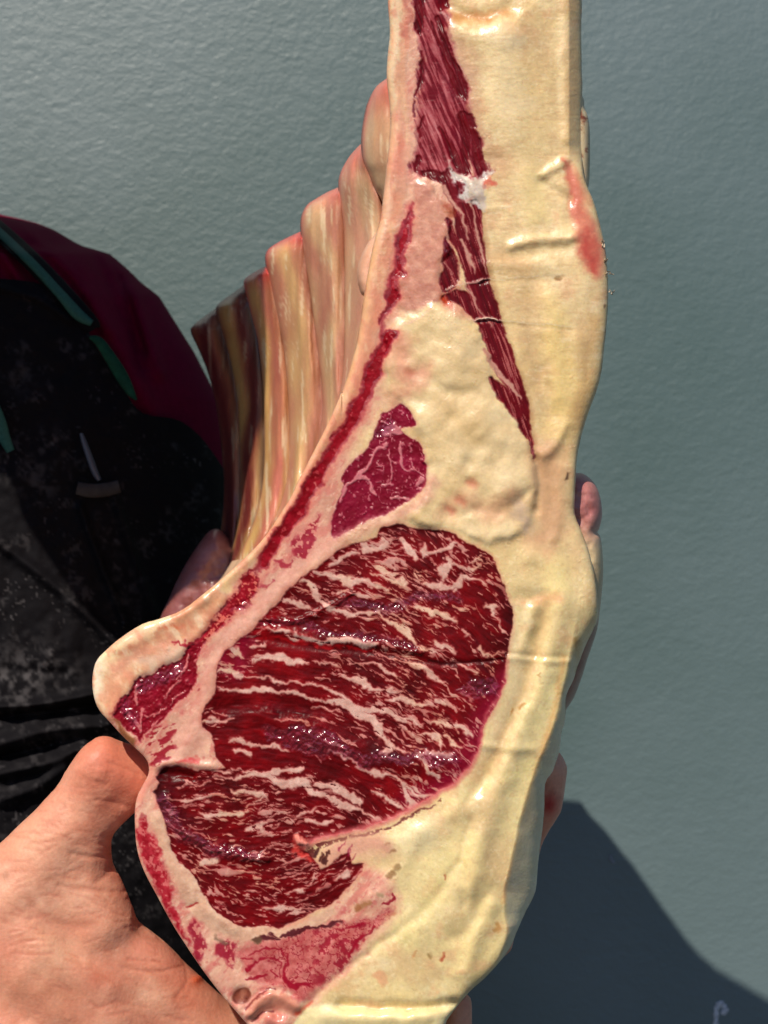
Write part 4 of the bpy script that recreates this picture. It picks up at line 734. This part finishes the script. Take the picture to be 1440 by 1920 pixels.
def pp(px, py, d, r):   # capsule node from photo pixels at depth d px units behind the face plane; r in px
    y = d * S; k = (D + y) / D; a = pos(px, py, y); return (a[0], a[1], a[2], r * S * k)
near_hand = [
 [pp(196,1440,110,60), pp(252,1452,140,56), pp(300,1470,190,46)],
 [pp(196,1440,110,60), pp(158,1500,120,62), pp(122,1560,125,74)],
 [pp(122,1560,125,74), pp(60,1640,130,88), pp(-30,1730,140,115)],
 [pp(248,1456,140,54), pp(212,1498,132,48), pp(165,1540,125,54)],
 [pp(60,1640,130,88), pp(130,1730,150,84), pp(250,1830,190,88), pp(370,1950,240,90)],
 [pp(-30,1730,140,115), pp(60,1800,140,120), pp(180,1890,170,120), pp(300,2010,230,110)],
 [pp(-120,1850,150,130), pp(40,1960,150,140), pp(200,2040,190,130)],
 [pp(150,1540,125,60), pp(140,1640,140,74), pp(180,1730,150,80)],
 [pp(370,1950,240,90), pp(500,1960,330,56), pp(640,1900,380,48), pp(700,1840,380,42)],
 [pp(300,2010,240,90), pp(480,2030,330,56), pp(660,1990,390,50), pp(760,1930,390,42)],
 [pp(250,2060,240,80), pp(450,2110,330,54), pp(640,2090,390,48), pp(740,2040,400,40)],
 [pp(200,2100,240,70), pp(400,2180,320,48), pp(560,2180,380,42), pp(640,2140,390,36)]]
far_hand = [
 [pp(1000,1420,200,34), pp(1026,1440,190,40), pp(1022,1500,195,40)],
 [pp(1022,1500,195,40), pp(985,1560,215,40), pp(930,1640,260,42), pp(840,1720,330,46)],
 [pp(985,1600,200,30), pp(940,1680,250,40), pp(840,1760,330,46)],
 [pp(862,1880,120,26), pp(850,1960,130,36), pp(800,2050,220,44), pp(740,2010,330,48)],
 [pp(930,1760,280,40), pp(840,1800,340,46), pp(760,1820,390,60)],
 [pp(840,1720,330,46), pp(760,1780,390,70), pp(700,1860,420,80), pp(640,1900,520,90)],
 [pp(740,2010,330,48), pp(700,1900,420,80)], [pp(840,1800,340,46), pp(700,1860,420,80)]]
def crease(v, nr_, P, wd, h):
    k = (D + v[:, 1]) / D; px = v[:, 0] / (S * k) + 720; py = 960 - v[:, 2] / (S * k); best = np.full(len(v), 1e9); P = np.asarray(P, float)
    if len(P) > 2: P = crom(P, 3, closed=False)
    for a, b in zip(P[:-1], P[1:]):
        e_ = b - a; t = np.clip(((px - a[0]) * e_[0] + (py - a[1]) * e_[1]) / (e_ @ e_ + 1e-9), 0, 1); best = np.minimum(best, np.hypot(px - a[0] - t * e_[0], py - a[1] - t * e_[1]))
    return np.exp(-(best / wd) ** 2) * (nr_[:, 1] < .1)
# unseen head, bowed and placed to shade far ribs and chest; neck, trunk and arms, in metres
HX, HY, HZ = -.235, .02, .325
head = [[(HX, HY, HZ + .03, .088), (HX + .01, HY - .02, HZ - .05, .068)], [(HX - .02, HY + .05, HZ - .06, .058), (HX - .05, .16, HZ - .14, .062), (-.32, .31, .16, .06)], [(HX - .03, HY + .02, HZ + .02, .086), (HX, HY, HZ + .03, .088)],
        [(HX + .012, HY - .098, HZ - .005, .011), (HX + .014, HY - .108, HZ - .03, .014)], [(HX - .088, HY + .01, HZ + .0, .014), (HX - .09, HY + .014, HZ - .03, .012)], [(HX + .09, HY + .01, HZ + .0, .014), (HX + .092, HY + .014, HZ - .03, .012)],
        [(HX - .02, HY - .088, HZ - .062, .008), (HX + .04, HY - .086, HZ - .062, .008)],
        [(-.32, .33, .12, .06), (-.29, .33, .08, .075), (-.27, .34, -.15, .075), (-.27, .34, -.45, .075)], [(-.29, .33, .08, .06), (-.36, .32, .09, .055), (-.46, .22, -.08, .045), (-.50, .10, -.26, .04), (-.33, .05, -.22, .032), pp(-120,1850,150,130)],
        [(-.27, .34, .05, .06), (-.16, .385, .0, .045), (-.04, .38, -.22, .04), pp(640,1900,520,80)]]
hv, hf, hn = blob(near_hand + far_hand + head, .0026, 6)  # the head itself is unseen, added for its shade
def refine(v, f, keep, cuts, it):
    me = bpy.data.meshes.new("t"); me.from_pydata(v.tolist(), [], f); bm = bmesh.new(); bm.from_mesh(me); bm.verts.ensure_lookup_table()
    ed = [e_ for e_ in bm.edges if keep[e_.verts[0].index] and keep[e_.verts[1].index]]
    r_ = bmesh.ops.subdivide_edges(bm, edges=ed, cuts=cuts, use_grid_fill=True); vs_ = [x_ for x_ in r_['geom_inner'] if isinstance(x_, bmesh.types.BMVert)] + [bm.verts[i] for i in range(0)]
    st_ = list({x_ for x_ in vs_} | {y_ for e_ in ed if e_.is_valid for y_ in e_.verts})
    for _ in range(it): bmesh.ops.smooth_vert(bm, verts=st_, factor=.5, use_axis_x=True, use_axis_y=True, use_axis_z=True)
    bm.normal_update(); V_ = np.array([x_.co[:] for x_ in bm.verts]); N_ = np.array([x_.normal[:] for x_ in bm.verts]); bm.verts.index_update(); F_l = [tuple(x_.index for x_ in p_.verts) for p_ in bm.faces]; bm.free(); bpy.data.meshes.remove(me); return V_, F_l, N_
k = (D + hv[:, 1]) / D; hpx = hv[:, 0] / (S * k) + 720; hpy = 960 - hv[:, 2] / (S * k)
hv, hf, hn = refine(hv, hf, (hpx > -25) & (hpx < 480) & (hpy > 1350) & (hpy < 1945) & (hn[:, 1] < .25) & (hv[:, 1] < .09), 3, 8)
k = (D + hv[:, 1]) / D; hpx = hv[:, 0] / (S * k) + 720; hpy = 960 - hv[:, 2] / (S * k)
disp = .0006 * fbm(hpx, hpy, 70, 50, 2)
hc = np.asarray((217, 150, 122.)) + fbm(hpx, hpy, 90, 52, 3)[:, None] * np.array((14, 26, 24)) + fbm(hpx, hpy, 16, 54, 3)[:, None] * np.array((8, 14, 14))
def hand_tint(P, wd, c, a):
    global hc
    m_ = (crease(hv, hn, P, wd, 0) * a * (hpx < 600))[:, None]; hc = hc * (1 - m_) + np.asarray(c, float) * m_
hand_tint([(200,1420),(250,1450)], 60, (212, 122, 96), .7); hand_tint([(215,1600),(240,1650),(330,1745)], 26, (222, 120, 96), .6)
hand_tint([(335,1775),(345,1790)], 12, (216, 96, 70), .7); hand_tint([(366,1838),(372,1835)], 10, (214, 96, 60), .9); hand_tint([(270,1780),(340,1800)], 40, (214, 128, 108), .5)
hand_tint([(10,1640),(11,1641)], 8, (170, 110, 80), .7)
hand_tint([(40,1850),(120,1870)], 40, (206, 136, 104), .4)
hand_tint([(90,1770),(110,1790)], 50, (222, 174, 140), .5); hand_tint([(40,1590),(60,1560)], 40, (222, 168, 134), .4)
rh = random.Random(9)
CRS = [([(205,1430),(235,1440),(262,1452)], 4, .0007), ([(180,1500),(215,1505),(240,1512)], 5, .0006), ([(135,1600),(170,1607),(212,1604)], 5, .0009), ([(180,1655),(200,1640),(215,1615)], 6, .0007),
       ([(110,1660),(150,1668),(215,1672)], 5, .0006), ([(190,1580),(205,1590)], 4, .0006), ([(230,1650),(260,1690),(310,1730)], 5, .0005), ([(240,1740),(280,1760),(335,1770)], 5, .0007), ([(230,1815),(290,1822),(340,1812)], 3.5, .0006), ([(240,1800),(300,1804)], 3, .0005),
       ([(160,1460),(200,1470)], 3.5, .0004), ([(150,1490),(195,1490)], 3.5, .0004), ([(140,1475),(180,1478)], 3, .0003), ([(60,1700),(100,1730),(160,1740)], 10, .0008), ([(345,1800),(350,1840),(330,1870)], 4, .0005)]
for _ in range(150):
    x0, y0 = rh.uniform(0, 330), rh.uniform(1560, 1915); a = rh.gauss(.05, .25); l_ = rh.uniform(14, 46)
    CRS.append(([(x0, y0), (x0 + l_ * math.cos(a), y0 + l_ * math.sin(a))], 2.6, .00022))
for _ in range(30):
    x0, y0 = rh.uniform(70, 230), rh.uniform(1430, 1580); a = rh.gauss(.1, .35); l_ = rh.uniform(10, 30)
    CRS.append(([(x0, y0), (x0 + l_ * math.cos(a), y0 + l_ * math.sin(a))], 2.4, .0002))
for P, wd, h in CRS:
    m_ = crease(hv, hn, P, wd, h); disp -= .45 * h * m_; hc = hc * (1 - .22 * m_[:, None]) + np.array((190, 108, 84.)) * .22 * m_[:, None]
disp += .0022 * crease(hv, hn, [(60,1740),(110,1800),(200,1850)], 30, 0) + .0015 * crease(hv, hn, [(190,1400),(160,1440)], 26, 0)
disp += .0012 * crease(hv, hn, [(228,1640),(262,1690),(320,1740)], 9, 0) + .0006 * crease(hv, hn, [(366,1838),(373,1834)], 7, 0)
hv = hv + hn * disp[:, None]
hrg = np.full(len(hv), .48) - .22 * crease(hv, hn, [(228,1640),(262,1690),(320,1740)], 12, 0) - .25 * crease(hv, hn, [(366,1838),(373,1834)], 9, 0)
rm = .95 * np.exp(-((hpx - 1030) / 13) ** 2 - ((hpy - 1508) / 18) ** 2) * (hpx > 900); hc = hc * (1 - rm[:, None]) + np.array((176, 40, 34.)) * rm[:, None]
cr_ = np.exp(-((hpy - 1480 - (hpx - 1030) * .8) / 4) ** 2) * .4 * (hpx > 900); hc = hc * (1 - cr_[:, None]) + np.array((150, 80, 66.)) * cr_[:, None]
obj("body", hv, hf, M_SKIN, person, col=lin(np.clip(hc, 4, 250)), rough=hrg)
def uvsph(c, r, sc=(1, 1, 1), n=24, lo=-1.0):
    v, f = [], []
    for i in range(n + 1):
        ph = math.pi * (i / n) * (1 if lo <= -1 else .5)
        for j in range(2 * n):
            a = math.pi * j / n; v.append((c[0] + r * sc[0] * math.sin(ph) * math.cos(a), c[1] + r * sc[1] * math.sin(ph) * math.sin(a), c[2] + r * sc[2] * math.cos(ph)))
    for i in range(n):
        for j in range(2 * n): f.append((i * 2 * n + j, i * 2 * n + (j + 1) % (2 * n), (i + 1) * 2 * n + (j + 1) % (2 * n), (i + 1) * 2 * n + j))
    return v, f
M_EYE = mat("eye_white", (.8, .78, .75), .2)
for s_ in (-1, 1):
    v, f = uvsph((HX + .010 + s_ * .032, HY - .078, HZ - .005), .012, n=10); eo = obj("added_eye", v, f, M_EYE, person)
v, f = uvsph((HX - .01, HY + .01, HZ + .045), .098, (1, 1.1, .85), n=20, lo=0)
added_cap = obj("added_cap", v, f, mat("added_cap_black_cloth", (.012, .012, .014), .85), person)  # unseen headwear, added with its brim so the head casts a wider shadow
v, f = uvsph((HX, HY - .09, HZ + .052), .07, (1.1, 1.0, .12), n=16); obj("added_cap_brim", v, f, added_cap.data.materials[0], added_cap)

# torso surface: an upright elliptical body, its right-hand outline traced
SILY = np.array([300, 345, 380, 402, 415, 430, 460, 475, 505, 530, 555, 590, 630, 660, 750, 900, 1100, 1400, 2000, 2600]); SILX = np.array([-185, -165, -80, 0, 60, 100, 150, 205, 240, 265, 298, 320, 345, 364, 410, 440, 446, 446, 450, 450])
TYC, TRY = .335, .105
def tor_c(py):
    xe = np.interp(py, SILY, SILX); rx = np.interp(py, [300, 350, 405, 460, 700, 2600], [140, 150, 300, 380, 520, 520]); return xe - rx, rx
def tor_y(px, py):
    cx, rx = tor_c(py); u = np.clip((px - cx) / rx, -1, 1); return TYC - TRY * np.sqrt(1 - u * u) * np.interp(py, [300, 350, 480, 2600], [.62, .66, 1, 1.05])
FOLD = [([(0,470),(60,560)], 10), ([(150,500),(200,600),(250,700),(290,780)], 16), ([(180,480),(235,600),(262,690)], -11), ([(250,540),(275,620),(300,700)], 12), ([(225,520),(250,600),(268,660)], -8), ([(60,440),(140,520),(200,620)], 12)]
AFOLD = [([(0,1020),(80,1080),(150,1140),(215,1205)], 12, 5), ([(150,950),(190,1060),(235,1170)], 7, 4), ([(215,930),(250,1040),(290,1150)], 9, 4), ([(0,1325),(80,1320),(180,1300)], 9, 6), ([(0,1345),(90,1335),(180,1325)], 8, -6), ([(0,1395),(90,1370),(200,1360)], 14, 6), ([(0,1420),(100,1395)], 8, -6), ([(0,1450),(90,1430),(160,1400)], 12, 6), ([(0,1500),(60,1480),(120,1440)], 14, 5), ([(0,540),(70,560),(130,600)], 8, 3), ([(0,1255),(120,1262)], 12, -2)]
def foldsum(px, py, FS):
    s_ = 0
    for f_ in FS:
        P, wd = f_[0], abs(f_[1]); h = f_[2] if len(f_) > 2 else (5 if f_[1] > 0 else -5)
        P = crom(P, 3, closed=False) if len(P) > 2 else np.asarray(P, float); best = np.full(px.shape, 1e9)
        for a, b in zip(P[:-1], P[1:]):
            e_ = b - a; t = np.clip(((px - a[0]) * e_[0] + (py - a[1]) * e_[1]) / (e_ @ e_), 0, 1); best = np.minimum(best, np.hypot(px - a[0] - t * e_[0], py - a[1] - t * e_[1]))
        s_ = s_ + h * np.exp(-(best / wd) ** 2)
    return s_ * .0012
NA, NB = 300, 300
pyv = np.linspace(300, 2500, NB); V = []
for a in range(NA):
    an = 2 * math.pi * a / NA; cx, rx = tor_c(pyv); px = cx + rx * math.cos(an); sq = np.interp(pyv, [300, 350, 480, 2600], [.62, .66, 1, 1.05])
    y = TYC - TRY * math.sin(an) * sq - (foldsum(px, pyv, FOLD) if math.sin(an) > 0 else 0) - .0015 * fbm(px, pyv, 90, 58, 3); V.append(np.stack(pos(px, pyv, y), -1))
V = np.array(V).reshape(-1, 3); q = [(a * NB + b, a * NB + b + 1, ((a + 1) % NA) * NB + b + 1, ((a + 1) % NA) * NB + b) for a in range(NA) for b in range(NB - 1)]
M_SH = mat("maroon_cotton", (.13, .0015, .022), .85, noise=(300, .12), bump=(2500, .3, .0005), spec=.06)
obj("shirt", V, None, M_SH, person, quads=q)
arm = [[(-.30, .32, .05, .07), (-.37, .31, .07, .075), (-.46, .22, -.08, .066), (-.50, .10, -.26, .058), (-.42, .07, -.24, .052)], [(-.25, .34, .05, .08), (-.16, .385, .0, .062), (-.05, .385, -.2, .055)]]
v, f, _n = blob(arm, .008, 6); obj("sleeve", v, f, M_SH, person)

def apron_mat():
    m = bpy.data.materials.new("floury_black_cloth"); m.use_nodes = True; t = m.node_tree; b = t.nodes["Principled BSDF"]; N = t.nodes.new; Lk = t.links.new
    at = N("ShaderNodeAttribute"); at.attribute_name = "col"; Lk(at.outputs["Color"], b.inputs["Base Color"]); b.inputs["Roughness"].default_value = .8; b.inputs["Specular IOR Level"].default_value = .12
    tc = N("ShaderNodeTexCoord"); nb = N("ShaderNodeTexNoise"); nb.inputs["Scale"].default_value = 1500; Lk(tc.outputs["Object"], nb.inputs[0])
    bp = N("ShaderNodeBump"); bp.inputs["Strength"].default_value = .4; bp.inputs["Distance"].default_value = .0005; Lk(nb.outputs["Fac"], bp.inputs["Height"]); Lk(bp.outputs[0], b.inputs["Normal"]); return m
M_AP = apron_mat()
AP = crom([(-700,490),(-200,510),(0,522),(80,534),(135,566),(180,650),(232,730),(268,775),(340,790),(400,850),(436,940),(442,1200),(440,1600),(440,2400),(-800,2400),(-800,1500)], 4)
x = np.arange(-420, 455, 3.0); y = np.arange(480, 2300, 3.0); x, y = np.meshgrid(x, y); s = sdf(AP, x, y); gyv, gxv = np.gradient(s, 3.0); inn = s < 0
cm = (inn[:-1, :-1] | inn[1:, :-1] | inn[:-1, 1:] | inn[1:, 1:]); of = np.clip(s, 0, 6); px, py = x - of * gxv, y - of * gyv
ya = tor_y(px, py) - .0105 - foldsum(px, py, AFOLD) - .002 * fbm(px, py, 80, 60, 3) - .0008 * fbm(px, py, 24, 61, 2)
fl_ = sm(.15, .55, fbm(px, py, 46, 3, 4, .7)) * (.35 + .65 * np.exp(-((px - 70) / 130) ** 2 - ((py - 1250) / 90) ** 2)) * sm(.0, .35, fbm(px, py, 6, 7, 2) + .2)
for cx_, cy_, r_, a_ in [(90,830,22,.9),(75,900,40,.5),(0,880,20,.5),(40,1270,60,.9),(110,1265,34,.8),(210,1010,24,.6),(130,1130,26,.5),(240,1110,40,.35),(35,700,30,.4),(120,1370,26,.5),(60,1420,30,.3),(5,1500,40,.3),(30,690,18,.4)]:
    fl_ = np.maximum(fl_, a_ * np.exp(-((px - cx_) ** 2 + (py - cy_) ** 2) / (r_ * r_)) * sm(-.2, .5, fbm(px, py, 14, 9, 3)))
sp = sm(.62, .75, vn(px, py, 5, 62)) * sm(.0, .6, fbm(px, py, 60, 63)) * sm(600, 900, py) * .5
fl_ = np.clip(np.maximum(fl_ * .55, sp), 0, 1); base = np.array((.0045, .0038, .0052)); cA = base + fl_[..., None] * (np.array((.13, .12, .125)) - base)
ix = np.arange(x.size).reshape(x.shape); J, I = np.nonzero(cm); q = np.stack([ix[J, I], ix[J + 1, I], ix[J + 1, I + 1], ix[J, I + 1]], 1); u, inv = np.unique(q, return_inverse=True)
v = np.stack(pos(px, py, ya), -1).reshape(-1, 3)
apron = obj("apron", v[u], None, M_AP, person, col=cA.reshape(-1, 3)[u], rough=.8, quads=inv.reshape(-1, 4))
so = apron.modifiers.new("cloth_thickness", 'SOLIDIFY'); so.thickness = .0015; so.offset = -1

def ribbon(name, P, wd, m, lift, thick=.0016, parent=person, wav=0):
    P = crom(np.c_[np.asarray(P, float), np.broadcast_to(wd, (len(P),))], 8, closed=False); vs = []
    e_ = np.gradient(P[:, :2], axis=0); e_ /= np.linalg.norm(e_, axis=1, keepdims=True); nn_ = np.c_[-e_[:, 1], e_[:, 0]]
    for a, l_ in ((-1, 0), (-.9, 1), (0, 1.25), (.9, 1), (1, 0), (0, -.2)):
        p = P[:, :2] + nn_ * P[:, 2:3] * a; yv = tor_y(p[:, 0], p[:, 1]) - foldsum(p[:, 0], p[:, 1], FOLD) - lift - l_ * thick - wav * np.sin(P[:, 0] * .05); vs.append(np.stack(pos(p[:, 0], p[:, 1], yv), -1))
    n_ = len(P); v = np.concatenate(vs); q = [(i * n_ + j, i * n_ + j + 1, ((i + 1) % 6) * n_ + j + 1, ((i + 1) % 6) * n_ + j) for i in range(6) for j in range(n_ - 1)]
    return obj(name, v, None, m, parent, quads=q)
M_GR = mat("green_webbing", (.03, .11, .082), .75, noise=(900, .2), bump=(2200, .5, .0005), spec=.2)
M_GR2 = mat("green_edging", (.006, .06, .03), .75, noise=(300, .3), bump=(2200, .5, .0005), spec=.2)
M_BK = mat("black_webbing", (.004, .004, .005), .8, noise=(900, .2), spec=.15)
ribbon("strap_edge", [(-260,210),(-80,370),(0,434),(60,490),(120,552),(168,606),(176,618)], [17, 17, 17, 18, 18, 17, 12], M_BK, .0100)
ribbon("strap", [(-260,210),(-80,368),(0,437),(60,494),(110,548),(145,588),(172,606)], [8, 8, 8, 8.5, 9, 11, 6], M_GR, .0128)
ribbon("strap_tail", [(168,632),(185,640),(205,668),(228,705),(245,735),(256,750)], [3, 9, 11, 12, 8, 2], M_GR2, .0140, .0018)
ribbon("pocket_trim", [(-20,745),(0,790),(8,820),(20,846)], [12, 11, 11, 8], M_GR, .0155)
ribbon("pen", [(152,812),(158,830),(168,858),(178,885),(186,900)], [3, 5, 6, 6, 4], mat("pale_pen_plastic", (.06, .07, .10), .3), .0175, .003)
lb = ribbon("pocket_label", [(144,915),(170,920),(200,918),(224,912)], [12, 13, 13, 12], mat("grey_cloth_label", (.030, .027, .027), .8, noise=(200, .4)), .0160, .0008)

# small scuffs of white on the wall
def scuff(P, wd, c):
    P = crom(np.asarray(P, float), 5, closed=False); e_ = np.gradient(P, axis=0); e_ /= np.linalg.norm(e_, axis=1, keepdims=True); nn_ = np.c_[-e_[:, 1], e_[:, 0]]
    v = []
    for a, l_ in ((-1, .0), (0, .0007), (1, .0)):
        p = P + nn_ * wd * a * (1 + .3 * np.sin(np.arange(len(P)) * 1.7))[:, None]; v.append(np.stack(pos(p[:, 0], p[:, 1], WY - .0004 - l_ + 0 * p[:, 0]), -1))
    n_ = len(P); q = [(i * n_ + j, i * n_ + j + 1, (i + 1) * n_ + j + 1, (i + 1) * n_ + j) for i in range(2) for j in range(n_ - 1)]
    return obj("paint_scuff", np.concatenate(v), None, c, wall, quads=q)
M_SC = mat("chalky_paint", (.62, .62, .66), .9, noise=(700, .4)); M_SC2 = mat("faint_chalk", (.25, .28, .31), .9)
scuff([(1342,1924),(1343,1900),(1345,1886),(1350,1881),(1357,1882)], 4.5, M_SC); scuff([(1350,1882),(1358,1888),(1360,1896),(1352,1899)], 5, M_SC); scuff([(1144,1603),(1146,1612),(1152,1618)], 3.5, M_SC2)
